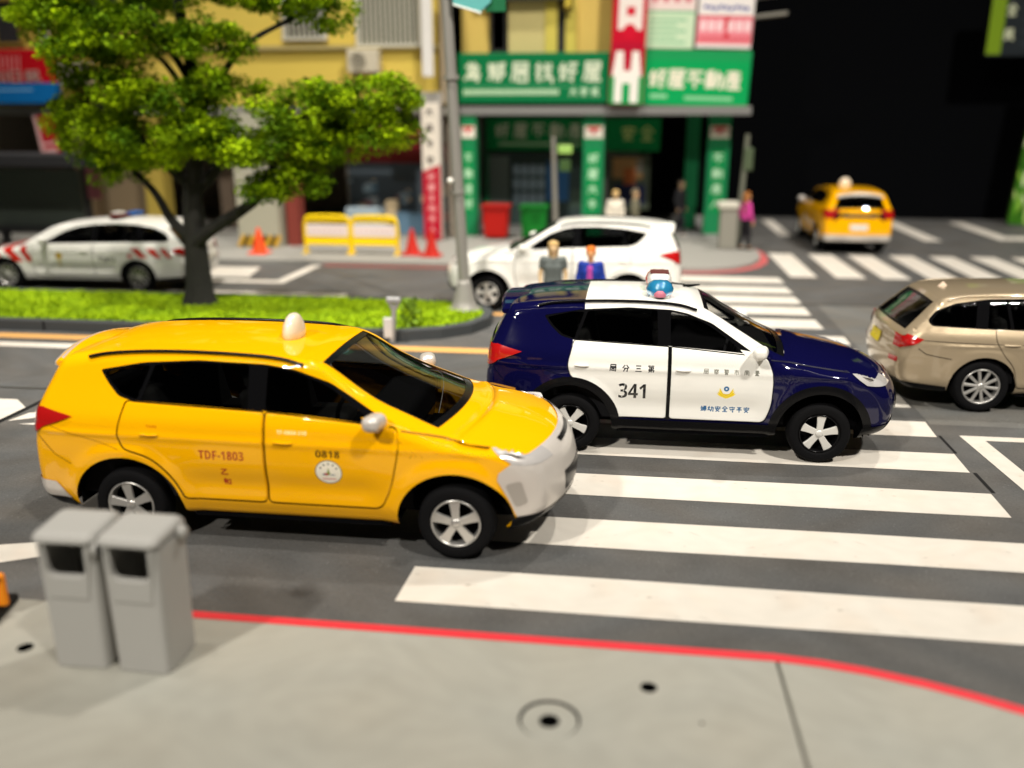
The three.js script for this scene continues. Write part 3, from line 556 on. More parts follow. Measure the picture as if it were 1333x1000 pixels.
function makeSuv(label, category, pos, turn, o, name) {
  const G = o.shape || SUV, root = thing(name, label, category, pos, turn);
  mesh('body', G.body, o.body, root);
  for (const s of [1, -1]) {
    const left = s < 0;
    const fd = mesh('front_door', pick(G, 'front_door', s), o.door('front', left), root), rd = mesh('rear_door', pick(G, 'rear_door', s), o.door('rear', left), root);
    mesh('handle', s > 0 ? G.handles[1] : G.L.handles[1], o.handle, fd); mesh('handle', s > 0 ? G.handles[0] : G.L.handles[0], o.handle, rd);
    const wf = mesh('window_frame', pick(G, 'window_frame', s), M.blackMatt, root);
    for (const k of ['glass_q', 'glass_r']) mesh('side_window', pick(G, k, s), M.glass, root);
    if (!o.openFront) mesh('side_window', pick(G, 'glass_f', s), M.glass, root);
    mesh('door_lining', pick(G, 'liner', s), o.lining || M.cabin, root);
    mesh('wing_mirror', pick(G, 'mirror', s), o.mirror, root); mesh('mirror_base', pick(G, 'corner', s), o.mirrorBase || M.blackTrim, root);
    mesh('headlight', pick(G, 'headlight', s), M.lamp, root); mesh('taillight', pick(G, 'taillight', s), M.red, root);
    mesh('panel_gap', pick(G, 'gaps', s), o.gap || M.blackMatt, root).userData.kind = 'stuff'; mesh('roof_rail', pick(G, 'rail', s), M.blackTrim, root);
    if (o.cladding) { for (const c of s > 0 ? G.cladding : G.L.cladding) mesh('arch_trim', c, M.blackTrim, root); mesh('sill', pick(G, 'sill', s), M.blackTrim, root); }
  }
  mesh('windscreen', G.windscreen, o.screen || M.glass, root); mesh('windscreen_trim', G.windscreen_trim, M.blackTrim, root); mesh('rear_window', G.rear_window, M.glass, root);
  if (o.bumper) { mesh('nose_panel', G.nose, o.bumper, root); mesh('front_bumper', G.front_bumper, o.bumper, root); mesh('rear_bumper', G.rear_bumper, o.bumper, root); }
  mesh('bumper_lip', G.front_lip, M.blackTrim, root); mesh('bumper_lip', G.rear_lip, M.blackTrim, root); for (const g of G.grilles) mesh('grille', g, M.blackTrim, root);
  mesh('number_plate', G.plate, o.plate || std(lin(.7, .7, .66), .5), root);
  if (o.garnish) mesh('tailgate_trim', G.garnish, o.garnish, root);
  mesh('spoiler', G.spoiler, o.spoiler, root); if (o.tip) mesh('spoiler_tip', G.spoiler_tip, o.tip, root);
  mesh('seats', G.seats, M.seat, root); mesh('dashboard', G.dash, M.cabin, root); mesh('underbody', G.under, M.blackMatt, root); mesh('roof_lining', G.lining, M.cabin, root);
  addWheels(G, root, o, .79);
  return root;
}
function makeWagon(label, category, pos, turn, o, name) {
  const G = WAGON, root = thing(name, label, category, pos, turn);
  mesh('body', G.body, o.body, root);
  for (const s of [1, -1]) {
    const left = s < 0;
    const fd = mesh('front_door', pick(G, 'front_door', s), o.door('front', left), root), rd = mesh('rear_door', pick(G, 'rear_door', s), o.door('rear', left), root);
    mesh('handle', s > 0 ? G.handles[1] : G.L.handles[1], o.handle, fd); mesh('handle', s > 0 ? G.handles[0] : G.L.handles[0], o.handle, rd);
    mesh('window_frame', pick(G, 'window_frame', s), M.blackMatt, root);
    (s > 0 ? G.panes : G.L.panes).forEach((g) => mesh('side_window', g, M.glass, root));
    mesh('door_lining', pick(G, 'liner', s), M.cabin, root);
    mesh('wing_mirror', pick(G, 'mirror', s), o.handle, root);
    mesh('headlight', pick(G, 'headlight', s), M.lamp, root); mesh('taillight', pick(G, 'taillight', s), M.red, root); mesh('reflector', pick(G, 'reflector', s), M.red, root);
    mesh('panel_gap', pick(G, 'gaps', s), M.blackMatt, root).userData.kind = 'stuff'; mesh('roof_rail', pick(G, 'rails', s), o.railMat || M.blackTrim, root);
  }
  mesh('windscreen', G.windscreen, M.glass, root); mesh('windscreen_trim', G.windscreen_trim, M.blackTrim, root); mesh('rear_window', G.rear_window, o.rearGlass || M.glass, root); mesh('rear_window_trim', G.rear_window_trim, M.blackTrim, root);
  mesh('bumper_lip', G.front_lip, M.blackTrim, root); mesh('bumper_lip', G.rear_lip, M.blackTrim, root); for (const g of G.grilles) mesh('grille', g, M.blackTrim, root);
  mesh('number_plate', G.plate, o.plate, root); mesh('antenna', G.fin, o.fin || M.silver, root);
  mesh('seats', G.seats, M.seat, root); mesh('dashboard', G.dash, M.cabin, root); mesh('underbody', G.under, M.blackMatt, root); mesh('roof_lining', G.lining, M.cabin, root);
  addWheels(G, root, { rim: M.alloy, ...o }, .79);
  return root;
}

// ---- yellow taxi in front
const taxiPaint = bodyPaint(YELLOW);
function taxiDoor(which, left) {
  const bx = which === 'front' ? CAB.fbox : CAB.rbox;
  return bodyPaint(null, doorMap(bx, left, YELLOW, (c, X, Y, k) => {
    if (which === 'rear') {
      words(c, 'TDF-1803', X(.82), Y(.845), .105 * k, '#a32410', 'bold', .82);
      glyphs(c, '乙', X(.83), Y(.70), .06 * k, 0, .011 * k, '#a32410'); glyphs(c, '和', X(.84), Y(.605), .06 * k, 0, .010 * k, '#a32410');
      words(c, 'TAXI', X(.26), Y(1.07), .034 * k, '#c05a10', 'bold', 1.2);
    } else {
      words(c, 'TF-0804-318', X(1.40), Y(1.072), .045 * k, '#fff3b4', 'bold', .95);
      words(c, '0818', X(1.68), Y(.905), .085 * k, '#241a0c', 'bold', 1.05);
      const x = X(1.68), y = Y(.745), r = .108 * k;
      c.fillStyle = '#4a5a48'; c.beginPath(); c.arc(x, y, r, 0, 7); c.fill();
      c.fillStyle = '#efe9d6'; c.beginPath(); c.arc(x, y, r * .94, 0, 7); c.fill();
      for (let i = 0; i < 5; i++) { const a = (-150 + 30 * i) * PI / 180; c.fillStyle = '#3c3f38'; c.fillRect(x + Math.cos(a) * r * .68 - 4, y + Math.sin(a) * r * .68 - 5, 9, 9); }
      c.fillStyle = '#7d8f3a'; c.beginPath(); c.moveTo(x - r * .02, y - r * .38); c.lineTo(x + r * .14, y + r * .22); c.lineTo(x - r * .16, y + r * .22); c.fill();
      c.fillStyle = '#b23a3a'; c.fillRect(x - r * .34, y + r * .08, r * .28, r * .2); c.fillStyle = '#33506e'; c.fillRect(x - r * .46, y + r * .16, r * .22, r * .08); c.fillRect(x + r * .08, y + r * .18, r * .4, r * .06);
      c.fillStyle = '#d58a86'; c.fillRect(x - r * .5, y + r * .52, r * 1.0, r * .1);
    }
  }));
}
function roofSign(parent, x, y) {
  const g = lathe([[.001, .215], [.03, .208], [.055, .18], [.075, .13], [.085, .07], [.088, .03], [.08, 0]], 20); g.scale(.95, 1, 2.0); g.translate(x, y - .006, 0);
  mesh('roof_sign', g, new THREE.MeshPhysicalMaterial({ color: lin(.82, .70, .52), roughness: .3, clearcoat: .7, clearcoatRoughness: .1 }), parent);
}
const taxi = makeSuv('yellow taxi with silver bumpers and a red number on its door, closest to the pavement', 'taxi', [-4.238, .008, -7.58], 0,
  { shape: CAB, body: taxiPaint, door: taxiDoor, handle: taxiPaint, mirror: M.silver, mirrorBase: taxiPaint, bumper: M.silver, spoiler: taxiPaint, tip: M.silver, lining: std(lin(.30, .13, .002), .6), screen: M.mid, rim: M.alloy, garnish: M.chrome, gap: std(lin(.22, .09, .003), .6), spin: [.1, .4, 0, .3] }, 'taxi');
roofSign(taxi, 1.15, 1.672);
taxi.scale.x = 1.08; taxi.children.forEach((w) => { if (w.name === 'wheel') w.scale.x = 1 / 1.08; });

// ---- police car
const policePaint = bodyPaint(null, bodyMap(NAVY, (c, X, Y) => {
  const w = '#' + WHITE.getHexString();
  polyFill(c, X, Y, [[.13, 1.8], [.13, 1.56], [.0, 1.54], [.0, 1.58], [.02, 1.22], [2.05, 1.22], [2.12, 1.28], [2.2, 1.25], [1.9, 1.45], [1.45, 1.66], [1.40, 1.8]], w);
  polyFill(c, X, Y, [[-1.4, .40], [4, .40], [4, 0], [-1.4, 0]], '#050506');
}));
function policeDoor(which, left) {
  const bx = which === 'front' ? SUV.fbox : SUV.rbox;
  return bodyPaint(null, doorMap(bx, left, WHITE, (c, X, Y, k) => {
    if (which === 'rear') {
      glyphs(c, left ? '第三分局' : '局分三第', X(.66), Y(.99), .075 * k, .135 * k, .011 * k, '#1c1d20');
      words(c, '341', X(.68), Y(.735), .23 * k, '#17181a', 'bold', .86);
      polyFill(c, X, Y, [[.555, .66], [.60, .86], [.606, .86], [.561, .66]], '#' + WHITE.getHexString());
    } else {
      glyphs(c, left ? '臺南市警察局' : '局察警市南臺', X(1.70), Y(.985), .055 * k, .105 * k, .007 * k, '#77786f');
      const x = X(1.66), y = Y(.745), r = .1 * k;
      for (const s of [-1, 1]) for (let i = 0; i < 4; i++) { c.fillStyle = i % 2 ? '#e3c117' : '#f2d63a'; c.beginPath(); c.moveTo(x, y + r * .55 - i * r * .1); c.quadraticCurveTo(x + s * r * .8, y + r * (.3 - i * .14), x + s * r * (1.0 - i * .1), y - r * (.05 + i * .2)); c.lineTo(x + s * r * (.55 - i * .08), y + r * (.05 - i * .02)); c.lineTo(x, y + r * (.18 - i * .05)); c.fill(); }
      c.fillStyle = '#2b5f8f'; c.beginPath(); c.arc(x, y - r * .56, r * .28, 0, 7); c.fill(); c.fillStyle = '#dfe6e8'; c.beginPath(); c.arc(x, y - r * .56, r * .1, 0, 7); c.fill();
      glyphs(c, '婦幼安全守平安', X(1.66), Y(.565), .062 * k, .075 * k, .010 * k, '#2f5f8c');
    }
  }));
}
const police = makeSuv('navy blue and white police car numbered 341 stopped on the zebra crossing', 'police car', [-.61, .008, -10.25], 0,
  { body: policePaint, door: policeDoor, handle: paint(WHITE), mirror: paint(WHITE), mirrorBase: paint(WHITE), spoiler: paint(NAVY), rim: M.whiteAlloy, blackRing: true, cladding: true, openFront: true, screen: M.clear, gap: std(lin(.002, .002, .012), .5), spin: [.5, .2, -.12, .4] }, 'police_car');
for (const s of [1, -1]) { const g = SUV.S.ribbon([[1.052, 1.225], [1.055, .95], [1.056, .425]], .038, .006); mesh('door_seam', s > 0 ? g : mirrored(g), M.blackTrim, police); }
for (const s of [1, -1]) { const g = CAB.S.panel(CAB.S.un(densify(roundPoly([[3.05, .70], [3.17, .735], [3.22, .54], [3.13, .50]], .03), .03)), { lift: .014 }); mesh('fog_recess', s > 0 ? g : mirrored(g), std(lin(.42, .39, .35), .35, { metalness: .3 }), taxi); }
{ // light bar with two domes, aerial
  const bl = new THREE.MeshPhysicalMaterial({ color: lin(.02, .26, .52), roughness: .06, clearcoat: 1, transmission: .35, thickness: .1, ior: 1.45 }), b = new THREE.Group(); b.name = 'light_bar'; police.add(b); b.position.set(.93, 1.655, 0);
  mesh('bar_base', rbox(.22, .05, .9, .02, 0, .025, 0), M.whiteAlloy, b);
  const dome = (z, m, n) => { const g = lathe([[.001, .17], [.07, .165], [.12, .13], [.145, .07], [.14, .02], [.12, 0]], 28); g.scale(1.05, 1, 1.1); g.translate(0, .03, z); return mesh(n, g, m, b); };
  dome(.34, bl, 'blue_dome'); dome(-.34, M.red, 'red_dome');
  mesh('dome_reflection', lathe([[.001, .08], [.05, .07], [.07, .03], [.065, 0]], 16).translate(0, .03, .455), std(lin(.50, .16, .22), .3), b);  // pink bump at the blue dome, a reflection put in as a coloured shape
  mesh('bar_middle', rbox(.27, .15, .34, .07, 0, .145, .0), M.whiteAlloy, b); mesh('bar_cap', rbox(.21, .03, .2, .014, 0, .222, -.02), std(lin(.10, .02, .02), .4), b);
  mesh('aerial', bar([1.22, 1.645, -.42], [1.42, 1.67, -.42], .022, .008), M.blackTrim, police);
}
// ---- white car in the far lane
const plainDoor = (p) => () => p;
const whitePaint = bodyPaint(WHITE);
const whiteCar = makeSuv('plain white car in the far lane behind the lamp post', 'car', [-.04, .008, -17.55], PI,
  { body: whitePaint, door: plainDoor(whitePaint), handle: whitePaint, mirror: whitePaint, mirrorBase: whitePaint, spoiler: whitePaint, rim: M.whiteAlloy, gap: std(lin(.3, .29, .27), .6), plate: std(lin(.7, .7, .66), .5) }, 'white_car');
// ---- gold estate car
const goldPaint = bodyPaint(GOLD, null, { metalness: .42, roughness: .34, specularIntensity: .5 });
makeWagon('metallic gold estate car with a yellow rear plate', 'car', [4.38, .008, -12.30], 0,
  { body: goldPaint, door: plainDoor(goldPaint), handle: goldPaint, plate: std(lin(.72, .58, .02), .5), fin: std(lin(.7, .55, .42), .4), rim: M.alloy, railMat: goldPaint, rearGlass: M.clear, spin: [.1, .2, .1, 0] }, 'estate_car');
// ---- white estate police car with red stripes
const stripePaint = bodyPaint(null, bodyMap(WHITE, (c, X, Y) => {
  const red = '#c4261c';
  for (const [xt, w, dx] of [[3.66, .2, .3], [3.28, .21, .34], [2.88, .21, .36], [2.52, .15, .22]]) polyFill(c, X, Y, [[xt, 1.0], [xt + w, 1.0], [xt + w - dx, .62], [xt - dx, .62]], red);
  for (const [xt, w] of [[.24, .17], [-.06, .17], [-.40, .17], [-.70, .16]]) polyFill(c, X, Y, [[xt, 1.0], [xt + w, 1.0], [xt + w - .2, .76], [xt - .2, .76]], red);
}));
function stripeDoor(which, left) {
  const bx = which === 'front' ? WAGON.fbox : WAGON.rbox;
  return bodyPaint(null, doorMap(bx, left, WHITE, (c, X, Y, k) => {
    if (which === 'rear') words(c, 'TWU', X(.66), Y(.70), .17 * k, '#2c2a26', 'bold', 1.1);
    else {
      const x = X(1.72), y = Y(.70), r = .12 * k;
      c.fillStyle = '#b8952a'; c.beginPath(); c.arc(x, y - r * .5, r * .62, 0, 7); c.fill(); c.fillStyle = '#d9c27a'; c.fillRect(x - r * .2, y - r * .2, r * .4, r * 1.5);
      c.fillStyle = '#f2efe6'; c.beginPath(); c.arc(x - r * .9, y + r * 1.5, r * .5, 0, 7); c.fill(); c.beginPath(); c.arc(x + r * 1.3, y + r * 1.5, r * .6, 0, 7); c.fill();
    }
  }));
}
const wagonPolice = makeWagon('white estate police car with red slanting stripes on the far side of the tree', 'police car', [-10.18, .008, -18.3], PI,
  { body: stripePaint, door: stripeDoor, handle: whitePaint, plate: std(lin(.7, .7, .66), .5), rim: M.alloy, railMat: whitePaint, rearGlass: new THREE.MeshPhysicalMaterial({ color: lin(.5, .1, .08), roughness: .04, transmission: 1, thickness: 0 }) }, 'police_estate_car');
{ const b = new THREE.Group(); b.name = 'light_bar'; wagonPolice.add(b); b.position.set(.62, 1.48, 0);
  mesh('bar_base', rbox(.22, .05, 1.0, .02, 0, .02, 0), M.blackTrim, b); mesh('red_dome', rbox(.22, .07, .46, .03, 0, .06, -.28), std(lin(.10, .008, .008), .3), b); mesh('blue_dome', rbox(.22, .07, .46, .03, 0, .06, .28), std(lin(.02, .12, .4), .2), b);
  mesh('bar_cap', rbox(.18, .05, .28, .02, .02, .12, -.28), M.whiteAlloy, b); }
// ---- the second taxi, driving away
{ const t2 = taxi.clone(); t2.name = numbered('taxi'); scene.add(t2); t2.position.set(5.93, .008, -25.9); t2.rotation.y = PI / 2; t2.userData = { label: 'yellow taxi seen from behind, driving away before the black backdrop', category: 'taxi' }; }
// ---------------------------------------------------------------- hall lamps
{
  LAMPS.forEach(([p, t, cd, col, r, half, soft]) => {
    const P = V3(...p), D = V3(...t).sub(P).normalize(), L = new THREE.SpotLight(col, cd, 0, half, soft, 2);
    L.position.copy(P); L.target.position.set(...t); L.castShadow = true; L.shadow.radius = r / .02; L.shadow.mapSize.set(2048, 2048); L.shadow.camera.near = 5; L.shadow.camera.far = 130; scene.add(L, L.target);
  });
  const H = STRIP_LAMP, R = new THREE.RectAreaLight(H.color, H.power, H.w, H.h); R.position.set(...H.pos); R.lookAt(...H.look); scene.add(R);
}
// ---------------------------------------------------------------- road, markings, pavements
const grit = dataTex(256, (u, v) => {
  const n = .5 + .22 * tileNoise(u, v, 9, 1) + .16 * tileNoise(u, v, 40, 3) + .30 * (rnd() - .5);
  return n;
});
const roadTex = dataTex(512, (u, v) => {
  const b = .33 + .03 * tileNoise(u, v, 5, 1) + .028 * tileNoise(u, v, 13, 4) + .05 * (rnd() - .5) + (rnd() > .9975 ? .16 : 0) - (rnd() > .997 ? .1 : 0);
  const w = .012 * tileNoise(u, v, 7, 9);
  return [b + .003 + w, b, b - .008 - w];
}, true);
const conTex = dataTex(512, (u, v) => {
  const b = .612 + .016 * tileNoise(u, v, 4, 2) + .02 * tileNoise(u, v, 15, 6) + .022 * (rnd() - .5);
  const w = .008 * tileNoise(u, v, 3, 11);
  return [b + .006 + w, b, b - .042 - w];
}, true);
const paintTex = dataTex(256, (u, v) => { const b = .82 + .04 * Math.min(0, tileNoise(u, v, 4, 3)) + .02 * tileNoise(u, v, 9, 3) + .015 * (rnd() - .5) - Math.max(0, tileNoise(u, v, 19, 8) - .55) * .4; const w = .02 * Math.max(0, tileNoise(u, v, 5, 12)); return [b, b - .022 - w, b - .065 - 1.6 * w]; }, true);
const bump = (n) => { const t = grit.clone(); t.repeat.set(n, n); t.needsUpdate = true; return t; };
const rep = (t, n) => { const q = t.clone(); q.repeat.set(n, n); q.needsUpdate = true; return q; };
const ROAD = new THREE.MeshPhysicalMaterial({ map: rep(roadTex, .22), roughness: .6, specularIntensity: .4, bumpMap: bump(1.7), bumpScale: .004 });
const CONCRETE = new THREE.MeshStandardMaterial({ map: rep(conTex, .45), roughness: .7, bumpMap: bump(1.2), bumpScale: .002 });
const MARK = new THREE.MeshStandardMaterial({ map: rep(paintTex, .7), roughness: .55, bumpMap: bump(1.7), bumpScale: .002 });
const worldUV = (g) => planarUV(g, (x, y, z) => [x, z]);
const flat = (pts, y = .004) => {           // a sheet on the ground from [x, z] points
  const s = new THREE.Shape(pts.map(([x, z]) => new THREE.Vector2(x, -z))), g = new THREE.ShapeGeometry(s);
  g.rotateX(-PI / 2); g.translate(0, y, 0); return worldUV(g);
};
const rectXZ = (x0, z0, x1, z1, y) => flat([[x0, z0], [x1, z0], [x1, z1], [x0, z1]], y);
const hand = () => (rnd() - .5) * .035;     // markings cut by hand
struct('road', worldUV(new THREE.PlaneGeometry(70, 60, 1, 1).rotateX(-PI / 2).translate(-2, 0, -8)), ROAD);
function crossing(list) {
  const g = new THREE.Group(); g.name = numbered('zebra_crossing'); g.userData.kind = 'structure'; scene.add(g);
  for (const p of list) mesh('stripe', flat(p), MARK, g);
}
{
  const near = [], far = [], z2 = [-15.92, -17.05, -18.1, -19.2, -20.4];
  for (let k = 0; k < 9; k++) { const a = -5.98 - 1.105 * k + hand() * .4, b = a - .56, w = () => hand() * .6; near.push([[-1.70 + hand(), a], [.4, a + w()], [2.2, a + w()], [3.60 + hand(), a + w() * .5], [3.61 + hand(), b + w() * .5], [2, b + w()], [.2, b + w()], [-1.70 + hand(), b]]); }
  for (const a of z2) near.push([[-1.6, a], [3.38 + hand(), a], [3.36 + hand(), a - .74], [-1.6, a - .74]]);
  for (let k = 0; k < 9; k++) { const x = 3.66 + 1.032 * k + hand(); far.push([[x, -25.05 + hand() * 3], [x + .62, -25.05 + hand() * 3], [x + .64 + hand(), -21.3], [x + hand(), -21.3 + hand()]]); }
  crossing(near); crossing(far);
}
{ // other white lines
  const g = new THREE.Group(); g.name = 'lane_markings'; g.userData.kind = 'structure'; scene.add(g);
  const add = (pts) => mesh('line', flat(pts), MARK, g), r = (x0, z0, x1, z1) => add([[x0, z0], [x1, z0], [x1, z1], [x0, z1]]);
  add([[3.87, -10.49], [9, -10.52], [9, -10.36], [4.11, -10.34], [4.25, -8.0], [4.7, -4.5], [4.45, -4.5], [4.02, -8.0]]);
  for (const [x0, w, z1] of [[4.54, .38, -28.9], [8.62, .5, -28.2], [10.9, .5, -28.7]]) r(x0, -33.4, x0 + w, z1);
  r(11.42, -29.6, 15, -28.7);
  r(-22, -17.93, -5.85, -17.5); r(-22, -19.3, -7.68, -18.95); add([[-7.68, -19.3], [-7.66, -21.5], [-7.9, -21.5], [-7.95, -19.3]]); add([[-13, -21.0], [-9.05, -21.0], [-8.75, -19.6], [-13, -19.6]]);
  r(-24, -13.2, -4.6, -12.93);
  add([[-9.0, -10.32], [-7.95, -10.32], [-7.60, -10.0], [-7.62, -9.55], [-9, -9.6], [-8.6, -9.9]]); add([[-7.5, -9.5], [-7.44, -9.82], [-7.1, -10.02], [-6.6, -9.95], [-7.1, -9.75]]); add([[-7.3, -9.42], [-6.7, -9.62], [-6.5, -9.4]]);
  add([[-6.2, -6.2], [-5.02, -6.55], [-4.86, -6.3], [-6.2, -5.6]]);
}
{ const o = new THREE.Group(); o.name = 'orange_lines'; o.userData.kind = 'structure'; scene.add(o); const m = std(lin(.62, .34, .11), .6); mesh('line', rectXZ(-24, -13.78, -1.75, -13.48, .004), m, o); mesh('line', rectXZ(-2.95, -16.52, -1.7, -16.28, .004), m, o); }
struct('road_board', rectXZ(3.66, -18.05, 32, -10.86, .002), new THREE.MeshPhysicalMaterial({ map: rep(roadTex, .22), color: lin(1.45, 1.45, 1.4), roughness: .6, specularIntensity: .4, bumpMap: bump(1.7), bumpScale: .004 }));
{ // seams between the road boards
  const s = new THREE.Group(); s.name = 'road_seams'; s.userData.kind = 'structure'; scene.add(s); const m = std(lin(.012, .012, .012), .9), n = std(lin(.05, .048, .042), .9);
  mesh('seam', rectXZ(-7.62, -10.5, -7.545, -5.5, .008), m, s); mesh('seam', rectXZ(3.625, -10.45, 3.655, -9.88, .006), m, s); mesh('seam', rectXZ(3.625, -9.3, 3.66, -8.78, .006), m, s);
  mesh('seam', rectXZ(-24, -10.84, -3.5, -10.78, .006), n, s); mesh('seam', rectXZ(3.3, -18.14, 9, -18.06, .006), n, s);
}
// near pavement: two boards with a red painted edge, a round cover and drilled holes
{
  const H = .12, rr = [[1.35, -5.42], [1.62, -5.37], [1.95, -5.28], [2.25, -5.17], [2.5, -5.06], [3.2, -4.68], [4.2, -4.0], [5.5, -3.0]], pv = new THREE.Group(); pv.name = 'pavement'; pv.userData.kind = 'structure'; scene.add(pv);
  const slab = (pts, holes) => {
    const s = new THREE.Shape(pts.map(([x, z]) => new THREE.Vector2(x, -z)));
    for (const [x, z, r] of holes) { const h = new THREE.Path(); h.absarc(x, -z, r, 0, 2 * PI, true); s.holes.push(h); }
    const g = new THREE.ExtrudeGeometry(s, { depth: H - .008, bevelEnabled: true, bevelSize: .006, bevelThickness: .008, bevelSegments: 2, bevelOffset: -.006, curveSegments: 40 }); g.rotateX(-PI / 2); return worldUV(g);
  };
  mesh('board', slab([[-9, -5.45], [1.047, -5.45], [1.07, -4.3], [1.16, -1], [-9, -1]], [[-.385, -4.575, .192], [.21, -4.97, .06], [-3.99, -4.86, .06], [.52, -4.66, .018]]), CONCRETE, pv);
  mesh('board', slab([[1.066, -5.45], ...rr, [5.5, -1], [1.18, -1], [1.09, -4.3]], []), CONCRETE, pv);
  const holeShadeM = std(lin(.003, .003, .003), .95, { specularIntensity: 0, side: THREE.DoubleSide });
  const cs = new THREE.Shape(); cs.absarc(-.385, 4.575, .17, 0, 2 * PI); const ch = new THREE.Path(); ch.absarc(-.385, 4.575, .062, 0, 2 * PI, true); cs.holes.push(ch);
  mesh('round_cover', worldUV(new THREE.ExtrudeGeometry(cs, { depth: H - .014, bevelEnabled: true, bevelSize: .008, bevelThickness: .006, bevelSegments: 2, bevelOffset: -.008, curveSegments: 40 }).rotateX(-PI / 2)), CONCRETE, pv);
  mesh('hole_shade_floor', [rectXZ(-.6, -4.8, -.15, -4.35, .012), rectXZ(.1, -5.08, .32, -4.86, .012), rectXZ(-4.1, -5.0, -3.85, -4.75, .012), rectXZ(.48, -4.7, .56, -4.62, .012)], holeShadeM, pv);  // black sheets under the holes and groove, shade put in as colour
  mesh('hole_shade_tube', [[-.385, -4.575, .054], [.21, -4.97, .0595], [-3.99, -4.86, .0595], [.52, -4.66, .0175], [-.385, -4.575, .1915]].map(([x, z, r]) => new THREE.CylinderGeometry(r, r, .1, 28, 1, true).translate(x, .062, z)), holeShadeM, pv).userData.kind = 'stuff';  // black tubes added so the concrete hole walls look shaded
  const edge = [[-3.9, -5.45], [-1.5, -5.45], [1.05, -5.45], ...rr], inn = edge.map(([x, z], i) => { const a = edge[Math.max(0, i - 1)], b = edge[Math.min(edge.length - 1, i + 1)], l = Math.hypot(b[0] - a[0], b[1] - a[1]); return [x - (b[1] - a[1]) / l * .088, z + (b[0] - a[0]) / l * .088]; });
  const pinkish = dataTex(128, (u, v) => { const n = .02 * tileNoise(u, v, 9, 4) + .02 * (rnd() - .5); return [.85 + n, .18 + n, .22 + n]; }, true);
  mesh('red_edge_line', flat(edge.concat(inn.reverse()), H + .004), new THREE.MeshStandardMaterial({ map: rep(pinkish, 1.5), roughness: .6 }), pv);
}
// far pavement round the shop corner
{
  const H = .1, c = [[1.0, -21.62], [1.9, -21.75], [2.5, -22.1], [2.95, -22.7], [3.22, -23.4], [3.34, -24.2], [3.34, -25.1], [3.2, -26], [3.1, -27], [3.1, -33.6]], g = new THREE.Group(); g.name = 'far_pavement'; g.userData.kind = 'structure'; scene.add(g);
  const s = new THREE.Shape([[-26, -21.62], ...c, [-26, -33.6]].map(([x, z]) => new THREE.Vector2(x, -z)));
  mesh('board', worldUV(new THREE.ExtrudeGeometry(s, { depth: H - .01, bevelEnabled: true, bevelSize: .01, bevelThickness: .01, bevelSegments: 2, bevelOffset: -.01 }).rotateX(-PI / 2)), std(lin(.26, .255, .23), .75, { bumpMap: bump(1.2), bumpScale: .002 }), g);
  const inn = c.slice(0, 8).map(([x, z], i) => { const a = c[Math.max(0, i - 1)], b = c[i + 1], l = Math.hypot(b[0] - a[0], b[1] - a[1]); return [x - (b[1] - a[1]) / l * .2, z + (b[0] - a[0]) / l * .2]; });
  const pink = std(lin(.46, .10, .10), .6);
  mesh('red_edge_line', flat(c.slice(0, 8).concat(inn.slice().reverse()), .005), pink, g);
  mesh('red_edge_line', rectXZ(-7.6, -21.60, 1.0, -21.38, .0065), std(lin(.26, .05, .04), .6), g);
}
